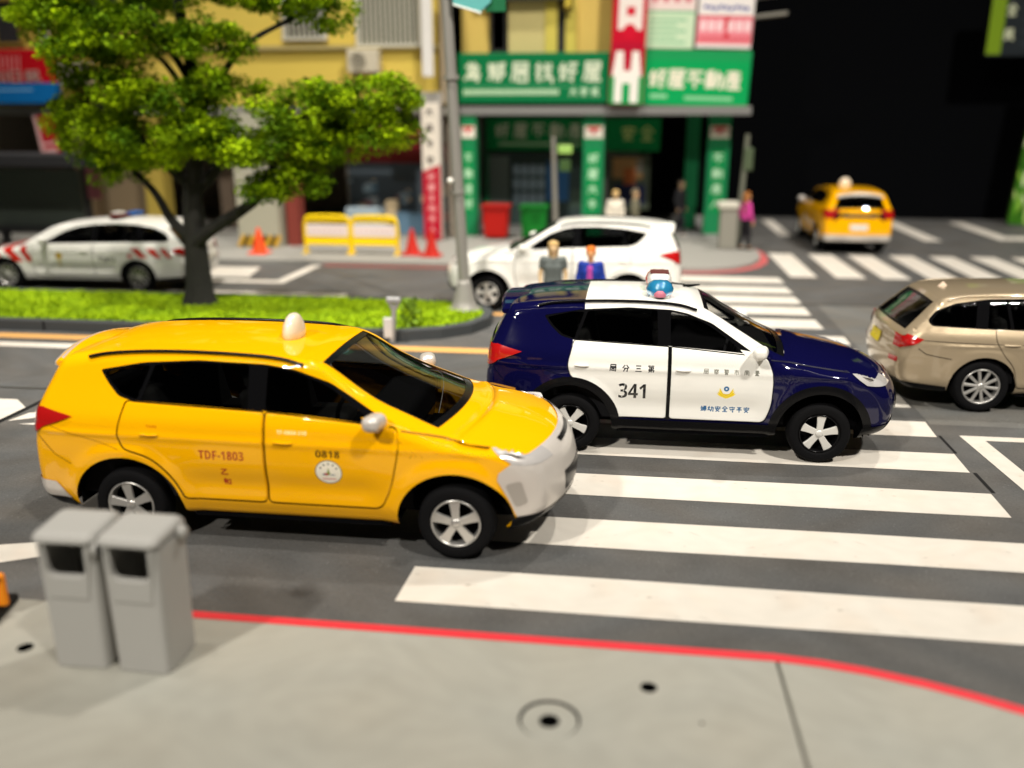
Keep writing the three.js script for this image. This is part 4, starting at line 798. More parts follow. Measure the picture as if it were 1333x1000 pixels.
// planted middle strip: kerb blocks and short grass
{
  const g = new THREE.Group(); g.name = 'median'; g.userData.kind = 'structure'; scene.add(g);
  const outer = [[-24, -14.0], [-4.6, -14.0], [-3.7, -14.08], [-3.1, -14.34], [-2.66, -14.75], [-2.45, -15.3], [-2.45, -15.8], [-2.6, -16.2], [-2.95, -16.5], [-3.5, -16.72], [-4.4, -16.8], [-24, -16.8]];
  const off = (d) => { const p = insetPoly(outer, d); return p; }, kerbM = std(lin(.055, .06, .062), .6, { bumpMap: bump(1.5), bumpScale: .002 });
  const q = new THREE.Shape(outer.map(([x, z]) => new THREE.Vector2(x, -z))), inn = off(.17);
  q.holes.push(new THREE.Path(inn.map(([x, z]) => new THREE.Vector2(x, -z))));
  mesh('kerb', new THREE.ExtrudeGeometry(q, { depth: .17, bevelEnabled: true, bevelSize: .02, bevelThickness: .02, bevelSegments: 3, bevelOffset: -.02 }).rotateX(-PI / 2), kerbM, g);
  mesh('soil', flat(inn, .15), std(lin(.20, .30, .010), .95), g);
  const joint = []; for (let x = -10.05; x > -24; x -= 3.4) joint.push(box(.03, .17, .02, x, .10, -13.995)); joint.push(box(.03, .17, .02, -6.6, .10, -13.995));
  mesh('kerb_joint', joint, std(lin(.01, .01, .01), .9), g);
  // grass: small bent blades by the thousand
  const blade = new THREE.BufferGeometry(); blade.setAttribute('position', new THREE.Float32BufferAttribute([-.016, 0, 0, .016, 0, 0, -.009, .06, .012, .009, .06, .012, 0, .09, .04], 3)); blade.setIndex([0, 1, 2, 1, 3, 2, 2, 3, 4]); blade.computeVertexNormals();
  const N = 46000, im = new THREE.InstancedMesh(blade, new THREE.MeshPhysicalMaterial({ specularIntensity: .1, color: 0xffffff, roughness: .85, side: THREE.DoubleSide }), N), m4 = new THREE.Matrix4(), col = new THREE.Color();
  const inside = (x, z) => { let c = false; for (let i = 0, j = inn.length - 1; i < inn.length; j = i++) if ((inn[i][1] > z) !== (inn[j][1] > z) && x < (inn[j][0] - inn[i][0]) * (z - inn[i][1]) / (inn[j][1] - inn[i][1]) + inn[i][0]) c = !c; return c; };
  let n = 0;
  while (n < N) {
    const x = -17 + rnd() * 14.8, z = -16.9 + rnd() * 2.9; if (!inside(x, z)) continue;
    const p = noise.noise(x * 1.7, z * 1.7, 3), s = .7 + .8 * rnd() + .4 * p;
    m4.compose(V3(x, .145, z), new THREE.Quaternion().setFromEuler(new THREE.Euler((rnd() - .5) * .9, rnd() * 6.3, (rnd() - .5) * .9)), V3(s * 1.3, s * .62, s)); im.setMatrixAt(n, m4);
    const t = rnd() * .5 + .5 * clamp(.5 + p, 0, 1); col.setRGB(.20 + .18 * t, .34 + .20 * t, .006 + .010 * rnd()); im.setColorAt(n, col); n++;
  }
  im.name = 'grass'; im.castShadow = im.receiveShadow = true; scene.add(tag(im, 'short bright green grass covering the middle strip under the tree', 'grass', null, 'stuff'));
}
// ---------------------------------------------------------------- tree
{
  const root = thing('tree', 'broad green model tree with tiered foliage in the grass strip', 'tree', [-8.08, .14, -15.85]);
  const barkT = dataTex(128, (u, v) => .5 + .3 * tileNoise(u, v, 26, 2) + .3 * tileNoise(u * 1, v, 8, 5) + .2 * (rnd() - .5));
  const bark = new THREE.MeshStandardMaterial({ color: lin(.017, .017, .013), roughness: .95, bumpMap: rep(barkT, 2), bumpScale: .05 });
  const limb = (pts, r0, r1) => {            // tapered, knobbly limb
    const c = new THREE.CatmullRomCurve3(pts.map((p) => V3(...p))), n = 26, g = new THREE.TubeGeometry(c, n, 1, 12), p = g.attributes.position, v = V3(0, 0, 0);
    for (let i = 0; i < p.count; i++) { const k = Math.floor(i / 13), t = k / n, ctr = c.getPointAt(Math.min(1, t)); v.fromBufferAttribute(p, i).sub(ctr); const r = (r0 + (r1 - r0) * Math.pow(t, .75)) * (1 + .13 * noise.noise(v.x * 2 + ctr.x * 2, ctr.y * 2.3, v.z * 2 + ctr.z * 2) + (t < .1 ? .0 : 0)); v.multiplyScalar(r).add(ctr); p.setXYZ(i, v.x, v.y, v.z); }
    g.computeVertexNormals(); return g;
  };
  const trunk = limb([[0, -.05, 0], [.02, .35, 0], [.03, 1.1, .02], [.06, 2.0, 0], [.16, 3.0, -.1], [.28, 4.2, 0], [.2, 5.4, .1], [.3, 6.4, 0]], .265, .06);
  { const p = trunk.attributes.position; for (let i = 0; i < p.count; i++) { const y = p.getY(i), f = 1 + .32 * Math.exp(-y * 5.5) - .0 * y; p.setX(i, p.getX(i) * f); p.setZ(i, p.getZ(i) * f); } trunk.computeVertexNormals(); }
  mesh('trunk', trunk, bark, root);
  const L = [
    [[[.02, 1.15, .08], [.45, 1.45, .22], [1.0, 1.75, .3], [1.5, 2.1, .3], [1.85, 2.75, .2], [2.5, 3.3, .1]], .14, .05], [[[.02, 1.2, .05], [-.35, 1.6, .1], [-.62, 2.1, .1], [-1.1, 2.6, .1]], .12, .04],
    [[[.05, 2.0, 0], [.6, 2.6, -.2], [1.4, 3.1, -.3], [2.6, 3.6, -.2], [3.5, 3.7, 0]], .12, .04], [[[.05, 2.2, 0], [-.7, 3.0, .2], [-1.5, 3.7, .2], [-2.1, 4.5, 0]], .12, .035],
    [[[.2, 3.2, 0], [.8, 3.9, .3], [1.4, 4.6, .2], [2.4, 5.1, .1]], .1, .03], [[[.2, 3.4, -.05], [-.3, 4.2, -.4], [-1, 4.9, -.4]], .09, .03], [[[.25, 4, 0], [.1, 4.7, .6], [-.1, 5.2, .9]], .08, .03], [[[1.0, 1.75, .3], [1.3, 1.95, .6], [1.7, 2.15, .7]], .06, .02],
  ];
  for (const [p, a, b] of L) mesh('limb', limb(p, a, b), bark, root);
  // foliage pads [x, y, z, rx, ry, rz, leaves] of the tiers, leaf sized faces in clumps
  const pads = [
    [-1.9, 5.0, .1, .85, .38, .9, 1500], [-1.0, 5.45, .2, 1.0, .5, 1.1, 2000], [.1, 5.75, .1, 1.1, .5, 1.2, 2000], [1.2, 5.7, 0, 1.0, .45, 1.0, 1600], [2.1, 5.5, 0, .75, .38, .8, 1200], [2.75, 5.2, .1, .5, .34, .6, 800], [-2.35, 5.35, 0, .5, .28, .6, 700],
    [-.5, 4.75, .75, 1.15, .38, .6, 1900], [-1.5, 4.45, .5, .7, .35, .6, 1000], [.9, 4.6, .5, .6, .3, .6, 800],
    [-1.3, 3.75, .3, .95, .42, .9, 1500], [-.2, 3.9, .5, .9, .42, .8, 1300], [-1.6, 3.2, .2, .8, .4, .8, 1200], [-.6, 2.95, .4, .9, .38, .7, 1300], [.5, 3.15, .55, .8, .36, .6, 1100], [-1.15, 2.6, .2, .75, .32, .6, 1000], [1.0, 3.9, .1, .8, .4, .8, 1000],
    [3.35, 3.72, .1, .95, .36, .8, 1700], [2.4, 3.45, .2, .9, .4, .8, 1400], [1.9, 2.85, .2, .85, .42, .7, 1300], [2.7, 2.95, 0, .8, .38, .7, 1200], [3.5, 3.2, 0, .7, .32, .6, 1000], [1.6, 2.3, .4, .5, .26, .4, 600], [2.2, 2.4, .1, .55, .28, .5, 600], [1.2, 2.9, .5, .6, .34, .5, 700],
  ];
  const pos = [], nor = [], col = [];
  for (const [cx, cy, cz, rx, ry, rz, n] of pads) {
    const nc = Math.ceil(n / 40), clumps = [];
    for (let i = 0; i < nc; i++) { const a = rnd() * 2 * PI, u = rnd() * 2 - 1, q = Math.sqrt(1 - u * u), r = .55 + .5 * rnd() + .12 * (rnd() - .5); clumps.push([cx + rx * q * Math.cos(a) * r, cy + ry * u * r, cz + rz * q * Math.sin(a) * r, .13 + .15 * rnd(), rnd()]); }
    for (let i = 0; i < n * 3; i++) {
      const [kx, ky, kz, kr, kc] = clumps[Math.floor(rnd() * nc)];
      const a = rnd() * 2 * PI, u = rnd() * 2 - 1, q = Math.sqrt(1 - u * u), r = Math.cbrt(rnd()) * kr, x = kx + q * Math.cos(a) * r * 1.2, y = ky + u * r * .85, z = kz + q * Math.sin(a) * r * 1.2;
      const s = .024 + .027 * rnd(), A = V3(rnd() - .5, (rnd() - .5) * .7, rnd() - .5).normalize(), B = V3((rnd() - .5) * .8, .5 + rnd(), (rnd() - .5) * .8).cross(A).normalize(), N = A.clone().cross(B);
      const c0 = [x - A.x * s, y - A.y * s, z - A.z * s], c1 = [x + A.x * s, y + A.y * s, z + A.z * s], b0 = [x + (B.x + N.x * .5) * s * .8, y + (B.y + N.y * .5) * s * .8, z + (B.z + N.z * .5) * s * .8], b1 = [x - (B.x - N.x * .5) * s * .8, y - (B.y - N.y * .5) * s * .8, z - (B.z - N.z * .5) * s * .8];
      pos.push(...c0, ...c1, ...b0, ...c1, ...c0, ...b1);
      const t = Math.pow(.7 * kc + .3 * rnd(), 1.5), c = [.06 + .42 * t, .15 + .52 * t, .003 + .007 * rnd()];
      for (let k = 0; k < 6; k++) col.push(...c);
    }
  }
  const g = new THREE.BufferGeometry(); g.setAttribute('position', new THREE.Float32BufferAttribute(pos, 3)); g.setAttribute('color', new THREE.Float32BufferAttribute(col, 3)); g.computeVertexNormals();
  const cr = mesh('crown', [], null, root); cr.geometry = g; cr.material = new THREE.MeshPhysicalMaterial({ vertexColors: true, roughness: .85, specularIntensity: .08, side: THREE.DoubleSide, transmission: .12, thickness: 0 }); cr.userData.kind = 'stuff';
}
// ---------------------------------------------------------------- things on the near pavement and the middle strip
{
  const grey = std(lin(.39, .385, .36), .5, { bumpMap: bump(3), bumpScale: .0015 });
  const bin = (label, x, turn) => {
    const r = thing('litter_bin', label, 'litter bin', [x, .126, -4.88], turn, null);
    const H = .84, W = .385, D = .40;
    // tapered body with a scooped mouth in its front
    const s = new THREE.Shape(); s.moveTo(-W / 2 + .065, H - .36); s.lineTo(W / 2 - .065, H - .36); s.lineTo(W / 2 - .035, H); s.lineTo(W / 2 - .045, H); s.quadraticCurveTo(W / 2 - .045, H - .2, W / 2 - .12, H - .205); s.lineTo(-W / 2 + .12, H - .205); s.quadraticCurveTo(-W / 2 + .045, H - .2, -W / 2 + .045, H); s.lineTo(-W / 2 + .035, H); s.closePath();
    const front = new THREE.ExtrudeGeometry(s, { depth: .03, bevelEnabled: true, bevelSize: .012, bevelThickness: .012, bevelSegments: 3, bevelOffset: -.012 }); front.translate(0, 0, D / 2 - .052);
    // hollow shell with rounded corners; the mouth looks into it
    const R = .055, t = .02, hole = H - .215, w = W / 2, d = D / 2 - .02, rr = (x, z, r) => { const q = new THREE.Path(); q.moveTo(-x + r, -z); q.lineTo(x - r, -z); q.quadraticCurveTo(x, -z, x, -z + r); q.lineTo(x, z - r); q.quadraticCurveTo(x, z, x - r, z); q.lineTo(-x + r, z); q.quadraticCurveTo(-x, z, -x, z - r); q.lineTo(-x, -z + r); q.quadraticCurveTo(-x, -z, -x + r, -z); return q; };
    const low = new THREE.Shape(rr(w, d, R).getPoints(6)); low.holes.push(rr(w - t, d - t, R * .7));
    const up = new THREE.Shape(), g1 = w - .07; up.moveTo(-g1, -d); up.lineTo(-w + R, -d); up.quadraticCurveTo(-w, -d, -w, -d + R); up.lineTo(-w, d - R); up.quadraticCurveTo(-w, d, -w + R, d); up.lineTo(w - R, d); up.quadraticCurveTo(w, d, w, d - R); up.lineTo(w, -d + R); up.quadraticCurveTo(w, -d, w - R, -d); up.lineTo(g1, -d); up.lineTo(g1, -d + t); up.lineTo(w - R, -d + t); up.lineTo(w - t, -d + R); up.lineTo(w - t, d - R); up.lineTo(w - R, d - t); up.lineTo(-w + R, d - t); up.lineTo(-w + t, d - R); up.lineTo(-w + t, -d + R); up.lineTo(-w + R, -d + t); up.lineTo(-g1, -d + t);
    const ex = (s, h, y) => new THREE.ExtrudeGeometry(s, { depth: h, bevelEnabled: false, curveSegments: 6 }).rotateX(-PI / 2).translate(0, y, -.0);
    const b = merge([ex(low, hole, 0), ex(up, H - hole, hole), box(W - .06, t, D - .1, 0, t / 2, 0)]), p = b.attributes.position;
    for (let i = 0; i < p.count; i++) p.setX(i, p.getX(i) * (1 - .09 * (1 - p.getY(i) / H)));
    mesh('bin_body', [b, front], grey, r);
    const lid = new THREE.Shape(); lid.moveTo(-D / 2 + .02, H); lid.lineTo(-D / 2 + .02, H + .05); lid.quadraticCurveTo(-D / 2 + .04, H + .10, -D / 2 + .12, H + .10); lid.lineTo(D / 2 - .05, H + .085); lid.quadraticCurveTo(D / 2 - .0, H + .08, D / 2 + .01, H + .03); lid.lineTo(D / 2 - .03, H + .0);
    const lg = new THREE.ExtrudeGeometry(lid, { depth: W - .11, bevelEnabled: true, bevelSize: .045, bevelThickness: .06, bevelSegments: 5, bevelOffset: -.045 }); lg.rotateY(-PI / 2); lg.translate(W / 2 - .055, 0, 0);
    mesh('lid', lg, grey, r);
    r.scale.setScalar(1.045); return [r, grey, H, W];
  };
  bin('left grey litter bin with a dark mouth, on the near pavement', -3.475, .03);
  const [r, , H, W] = bin('right grey litter bin with a round hinge knob at its side', -3.035, -.02);
  mesh('hinge_knob', T(lathe([[.001, .05], [.035, .045], [.048, .02], [.045, 0]], 18), W / 2 + .0, H + .005, -.08, 0, 0, -PI / 2), grey, r);
  mesh('hinge_knob', T(lathe([[.001, .05], [.035, .045], [.048, .02], [.045, 0]], 18), -W / 2 - .0, H - .02, .16, 0, 0, PI / 2), grey, r);
}
{ // striped barrier at the picture's left edge
  const r = thing('striped_barrier', 'orange and black striped barrier cut off at the left edge', 'barrier', [-4.47, .126, -5.22], .2);
  const o = std(lin(.85, .26, .01), .45), k = std(lin(.01, .01, .01), .6);
  mesh('post', bar([0, 0, 0], [0, .32, 0], .035, .03), k, r); mesh('post', bar([-.6, 0, 0], [-.6, .32, 0], .035, .03), k, r);
  mesh('board', rbox(.9, .26, .05, .06, -.33, .21, .03), o, r);
  for (let i = 0; i < 4; i++) mesh('stripe', box(.075, .29, .008, -.70 + i * .23, .21, .06, 0, 0, -.6), k, r);
  mesh('foot', rbox(.16, .06, .4, .02, 0, .03, 0), k, r); mesh('foot', rbox(.16, .06, .4, .02, -.6, .03, 0), k, r);
}
{ // lamp post with conical foot
  const r = thing('lamp_post', 'tall grey metal lamp post with conical foot at the end of the grass', 'lamp post', [-3.02, .15, -16.0]);
  const m = std(lin(.27, .26, .235), .45, { metalness: .2 });
  mesh('foot', [T(lathe([[.3, 0], [.3, .05], [.24, .06], [.2, .2], [.13, .5], [.115, .56], [0, .56]], 24))], m, r);
  mesh('pole', bar([0, .5, 0], [-.36, 8.2, 0], .105, .085, 18), m, r);
  mesh('band', bar([-.16, 4.02, 0], [-.164, 4.1, 0], .13, .13, 18), m, r); mesh('band', bar([-.085, 2.1, 0], [-.088, 2.16, 0], .125, .125, 18), m, r);
  mesh('knob', new THREE.SphereGeometry(.06, 14, 10).translate(-.2, 2.33, .1), std(lin(.7, .68, .62), .4), r);
  const s = thing('street_sign', 'blue and green street name plate high on the lamp post', 'sign', [-3.25, 5.24, -15.85]);
  mesh('plate', new THREE.ExtrudeGeometry(new THREE.Shape([[0, .1], [.45, -.02], [.62, .12], [.62, .5], [0, .5]].map((p) => new THREE.Vector2(...p))), { depth: .03, bevelEnabled: true, bevelSize: .01, bevelThickness: .008, bevelSegments: 1 }).translate(.16, .02, .0), std(lin(.12, .42, .40), .5), s);
  mesh('edge', bar([.15, .11, .03], [.62, -.03, .03], .018), std(lin(.8, .8, .75), .5), s); mesh('bracket', bar([.0, .3, -.05], [.2, .3, .0], .03), m, s); mesh('green_plate', rbox(.34, .5, .03, .01, .86, .24, -.02), std(lin(.012, .13, .05), .5), s);
}
{ // grey bracket on the kerb
  const r = thing('hydrant_stand', 'small grey standpipe with forked head on the kerb of the grass', 'standpipe', [-3.83, .02, -13.96]);
  const m = std(lin(.36, .36, .36), .45, { metalness: .3 });
  mesh('stem', [bar([-.02, 0, 0], [.04, .62, 0], .05, .035), bar([.03, .5, 0], [-.06, .72, 0], .03, .035), bar([.03, .5, 0], [.12, .7, 0], .03, .035)], m, r); mesh('head', rbox(.24, .1, .1, .03, .03, .70, 0), m, r); mesh('base', rbox(.15, .34, .07, .02, -.07, .24, .02), std(lin(.55, .54, .52), .5), r);
  const p = thing('small_plant', 'small leafy green plant beside the grey standpipe', 'plant', [-3.62, .12, -14.5]);
  const lf = [], n = 130; for (let i = 0; i < n; i++) { const a = rnd() * 6.3, h = .15 + .6 * rnd(), rr = (.24 - .16 * h) * Math.sqrt(rnd()) * 1.5; lf.push(T(new THREE.CircleGeometry(.045 + .03 * rnd(), 5), rr * Math.cos(a) - .12 * h, h, rr * Math.sin(a), rnd() * 3, rnd() * 3, 0)); }
  p.scale.setScalar(.7); mesh('foliage', lf, std(lin(.16, .27, .02), .8, { side: THREE.DoubleSide }), p).userData.kind = 'stuff'; mesh('stem', bar([0, 0, 0], [-.05, .6, 0], .02, .008), std(lin(.05, .06, .02), .9), p);
}
// ---- far kerb: barriers, cones
{
  const yel = std(lin(.92, .63, .005), .4), pk = std(lin(.88, .76, .72), .5), red = std(lin(.5, .08, .06), .6);
  const r = thing('crowd_barrier', 'left yellow site barrier with a pale panel, end to end with another', 'barrier', [-7.93, .1, -22.85]);
  const w = 1.2, h = .95;
  mesh('frame', [tube([[-w / 2, 0, 0], [-w / 2, h * .75, 0], [-w / 2 + .05, h - .03, 0], [-w / 2 + .15, h, 0], [w / 2 - .15, h, 0], [w / 2 - .05, h - .03, 0], [w / 2, h * .75, 0], [w / 2, 0, 0]], .05, 60, 8), bar([-w / 2, .26, 0], [w / 2, .26, 0], .045), box(w, .1, .05, 0, .87, 0), box(w - .04, .20, .03, 0, .36, 0)], yel, r);
  mesh('panel', rbox(w - .08, .3, .035, .01, 0, .6, .01), pk, r); const pr = []; for (let i = 0; i < 7; i++) pr.push(box(.06, .10, .006, -.42 + i * .14, .60, .03)); mesh('panel_print', pr, std(lin(.78, .58, .54), .6), r).userData.kind = 'stuff';
  mesh('base', [box(.09, .03, .4, -w / 2, .015, 0), box(.09, .03, .4, w / 2, .015, 0)], yel, r);
  const c = r.clone(); c.name = numbered('crowd_barrier'); c.position.set(-6.66, .1, -22.85); c.userData = { label: 'right yellow site barrier with a pale panel, nearer the red and white pillar', category: 'barrier' }; scene.add(c);
  const cone = thing('traffic_cone', 'orange traffic cone before the striped base of the cream pillar', 'traffic cone', [-9.72, .1, -22.6]), or = std(lin(.78, .075, .015), .45);
  mesh('cone', lathe([[.21, .04], [.19, .06], [.055, .60], [.045, .66], [.02, .67], [.001, .67]], 24), or, cone); mesh('base', rbox(.5, .05, .5, .02, 0, .025, 0), or, cone);
  for (const [x, z, l] of [[-5.68, -22.9, 'left red cone between the barriers and the red pillar'], [-5.12, -22.7, 'right red cone, at the foot of the red and white pillar']]) { const q = cone.clone(); q.name = numbered('traffic_cone'); q.position.set(x, .1, z); q.traverse((m) => { if (m.isMesh) m.material = std(lin(.5, .025, .015), .5); }); q.userData = { label: l, category: 'traffic cone' }; scene.add(q); }
}
// ---------------------------------------------------------------- backdrop and shop buildings
{
  const w = thing('backdrop', 'plain black backdrop wall behind the model street', 'backdrop', [-3, 0, -34.6]);
  mesh('wall', box(58, 16, .5, 0, 7.98, 0), std(lin(.0035, .0038, .0045), .95, { specularIntensity: 0 }), w);
}
const plaster = (r, g, b) => std(lin(r, g, b), .85, { specularIntensity: .1, bumpMap: bump(1.1), bumpScale: .004 });
const printed = (w, h, draw, o = {}) => new THREE.MeshPhysicalMaterial({ map: canvasTex(w, h, draw), roughness: .5, specularIntensity: .2, ...o });
const GREEN = lin(.012, .21, .075), greenM = std(GREEN, .45), darkM = std(lin(.10, .10, .10), .6), sill = std(lin(.30, .29, .25), .7);
const faceUV = (g, w, h) => planarUV(g, (x, y) => [x / w + .5, y / h + .5]);
// a sign board: case plus printed face
function signBoard(name, label, category, [x, y, z], w, h, d, caseM, face, turn = 0, tilt = 0) {
  const s = thing(name, label, category, [x, y, z], turn); s.rotation.z = tilt;
  mesh('case', rbox(w, h, d, .03, 0, 0, -d / 2), caseM, s);
  mesh('face', faceUV(new THREE.PlaneGeometry(w - .04, h - .04).translate(0, 0, .006), w - .04, h - .04), face, s);
  return s;
}
function windowPart(parent, x, y, z, w, h, frameM, bars, glassM) {
  const f = mesh('window', [box(w + .12, .07, .1, x, y + h / 2, z), box(w + .12, .07, .1, x, y - h / 2, z), box(.07, h - .08, .1, x - w / 2, y, z), box(.07, h - .08, .1, x + w / 2, y, z)], frameM, parent);
  mesh('pane', box(w - .06, h - .06, .02, x, y, z - .05), glassM || new THREE.MeshPhysicalMaterial({ color: lin(.045, .046, .05), roughness: .1 }), f);
  if (bars) for (let i = 0; i < bars; i++) mesh('bar', box(.035, h - .07, .04, x - w / 2 + w * (i + .5) / bars, y, z + .03), frameM, f);
  return f;
}
function airUnit(label, x, y, z) {
  const a = thing('air_conditioner', label, 'air conditioner', [x, y, z]), m = std(lin(.55, .50, .38), .5);
  mesh('case', rbox(.88, .6, .4, .03), m, a); mesh('fan_guard', [T(new THREE.TorusGeometry(.21, .02, 6, 24), -.12, 0, .205), T(new THREE.TorusGeometry(.13, .014, 6, 20), -.12, 0, .205)], std(lin(.36, .33, .25), .5), a);
  mesh('fan_recess', T(new THREE.CircleGeometry(.2, 24), -.12, 0, .203), std(lin(.22, .20, .15), .6), a); mesh('bracket', [box(.06, .08, .44, -.3, -.34, -.05), box(.06, .08, .44, .3, -.34, -.05)], std(lin(.1, .09, .07), .6), a);
}
// ---- yellow building with the arcade on the left
{
  const b = thing('arcade_building', 'yellow plastered building with barred windows over a deep shop arcade', 'building', [0, 0, 0]);
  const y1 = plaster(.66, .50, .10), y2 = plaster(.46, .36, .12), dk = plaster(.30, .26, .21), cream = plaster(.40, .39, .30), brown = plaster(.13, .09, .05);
  mesh('upper_wall', box(16.2, 4.6, .4, -13.35, 6.15, -26.3), y1, b);
  mesh('floor_slab', box(16.3, .24, 8.0, -13.35, 3.72, -30.0), plaster(.30, .29, .25), b);
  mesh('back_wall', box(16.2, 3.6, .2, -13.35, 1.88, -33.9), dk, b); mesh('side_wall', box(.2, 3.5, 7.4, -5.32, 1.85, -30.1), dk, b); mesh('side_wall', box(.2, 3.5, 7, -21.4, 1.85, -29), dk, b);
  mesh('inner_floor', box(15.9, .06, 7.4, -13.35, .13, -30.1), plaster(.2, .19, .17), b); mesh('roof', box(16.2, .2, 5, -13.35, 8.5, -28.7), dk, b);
  mesh('pillar', box(1.15, 3.55, .9, -10.15, 1.86, -24.1), cream, b); mesh('pillar', box(.34, 3.55, .5, -9.32, 1.86, -24.3), plaster(.22, .05, .038), b); mesh('pillar', box(.6, 3.5, .5, -14.1, 1.85, -25.8), plaster(.40, .30, .06), b); mesh('pillar', box(.55, 3.5, .5, -16.3, 1.85, -25.8), brown, b);
  mesh('side_panel', box(2.3, 2.3, .12, -15.2, 1.3, -26.4), plaster(.20, .15, .09), b);
  for (let i = 0; i < 9; i++) mesh('base_stripe', box(.11, .34, .02, -10.66 + i * .128, .28, -23.635, 0, 0, -.5), std(i % 2 ? lin(.02, .018, .01) : lin(.62, .36, .03), .6), b);
  mesh('fascia', box(1.4, .3, .3, -6.0, 4.06, -26.02), plaster(.34, .33, .30), b);
  windowPart(b, -6.93, 6.2, -26.02, 1.78, 1.5, std(lin(.60, .58, .48), .5), 13, std(lin(.16, .16, .12), .7)); windowPart(b, -9.35, 6.3, -26.02, 1.2, 1.3, std(lin(.60, .58, .48), .5), 8, std(lin(.05, .05, .03), .7)); windowPart(b, -15.7, 6.6, -26.02, 1.5, 1.6, std(lin(.10, .09, .07), .5), 6); windowPart(b, -18.4, 6.2, -26.02, .8, 1.2, std(lin(.35, .26, .05), .5), 0);
  mesh('awning', box(1.7, .5, .5, -6.9, 2.98, -26.0, .3), std(lin(.16, .012, .014), .7), b); mesh('cornice', box(16.2, .12, .14, -13.35, 5.42, -26.05), plaster(.40, .33, .14), b);
  mesh('downpipe', bar([-5.38, 3.9, -25.95], [-5.38, 8.4, -25.95], .1, .1, 12), std(lin(.30, .24, .16), .5), b); mesh('downpipe', bar([-17.2, 5.5, -25.95], [-17.2, 8.4, -25.95], .12, .12, 12), std(lin(.55, .60, .66), .5), b);
  // shop front deep in the arcade
  const shop = printed(512, 256, (c) => { c.fillStyle = '#4a545c'; c.fillRect(0, 0, 512, 256); for (let i = 0; i < 46; i++) { c.fillStyle = ['#8fa6b4', '#b7c2c6', '#5d7788', '#c6b59a', '#33424e', '#9a5a5a'][i % 6]; c.fillRect((i * 97) % 500, 110 + (i * 53) % 130, 18 + (i * 31) % 44, 10 + (i * 17) % 26); } c.fillStyle = '#7a2a2a'; c.fillRect(0, 0, 512, 60); });
  mesh('shop_window', faceUV(new THREE.PlaneGeometry(3.2, 2.6), 3.2, 2.6).translate(-7.2, 1.5, -27.6), shop, b); mesh('shop_wall', box(3.3, 3.3, .15, -7.2, 1.8, -27.7), dk, b);
  mesh('counter', rbox(1.3, .8, .5, .03, -8.0, .5, -26.9), std(lin(.32, .40, .45), .5), b); mesh('counter', rbox(1.1, .7, .5, .03, -6.55, .45, -26.8), std(lin(.10, .18, .26), .5), b); mesh('counter_box', rbox(.3, .5, .4, .02, -7.2, .9, -26.7), std(lin(.5, .4, .25), .6), b);
  mesh('poster', box(.7, 1.0, .03, -11.6, 2.0, -27), std(lin(.05, .14, .3), .5), b); mesh('door', box(1.6, 2.2, .1, -12.4, 1.2, -28), std(lin(.20, .15, .11), .6), b);
}
airUnit('cream air conditioner under the white barred window', -7.58, 5.03, -25.75); airUnit('cream air conditioner right of the red and blue shop sign', -16.25, 4.74, -25.75);
signBoard('hanging_sign', 'narrow white upright sign board on the yellow wall beside the pipe', 'sign', [-5.76, 5.9, -25.6], .3, 2.6, .16, std(lin(.72, .70, .66), .5), std(lin(.72, .70, .66), .5));
{ const red = printed(512, 360, (c) => { c.fillStyle = '#c01420'; c.fillRect(0, 0, 512, 220); c.fillStyle = '#1470b8'; c.fillRect(0, 220, 512, 140); c.fillStyle = '#e7d7cf'; c.fillRect(0, 20, 46, 180);
    c.strokeStyle = '#e8c4c0'; c.lineWidth = 4; for (let i = 0; i < 9; i++) { c.beginPath(); c.moveTo(170 + i * 22, 40); c.lineTo(164 + i * 22, 130); c.stroke(); } glyphs(c, '大和日民', 270, 180, 80, 84, 14, '#2a1a18'); glyphs(c, '大和日民', 274, 176, 80, 84, 7, '#d8b8ae'); c.fillStyle = '#8fc3e8'; c.fillRect(60, 262, 330, 10); });
  const s = thing('shop_sign', 'red and blue curved shop sign at the left edge of the street', 'sign', [-18.35, 4.66, -25.5]), sh = new THREE.Shape(); sh.moveTo(-1.75, .72); sh.lineTo(1.36, .72); sh.lineTo(1.58, -.2); sh.quadraticCurveTo(1.6, -.72, 1.2, -.72); sh.lineTo(-1.75, -.72);
  mesh('case', faceUV(new THREE.ExtrudeGeometry(sh, { depth: .25, bevelEnabled: true, bevelSize: .03, bevelThickness: .03, bevelSegments: 2 }).translate(0, 0, -.2), 3.4, 1.5), red, s); }
{ const s = thing('banner', 'red hanging banner with white print under the red and blue sign', 'banner', [-17.12, 2.95, -25.3]); s.rotation.z = .12;
  mesh('cloth', faceUV(new THREE.PlaneGeometry(.62, 1.35, 4, 8), .62, 1.35), printed(128, 256, (c) => { c.fillStyle = '#b81626'; c.fillRect(0, 0, 128, 256); c.fillStyle = '#e5b6b4'; c.fillRect(0, 150, 128, 14); c.fillRect(24, 186, 80, 50); c.fillRect(0, 0, 22, 256); }, { side: THREE.DoubleSide }), s); mesh('rod', bar([-.36, .68, 0], [.36, .68, 0], .02), darkM, s); }
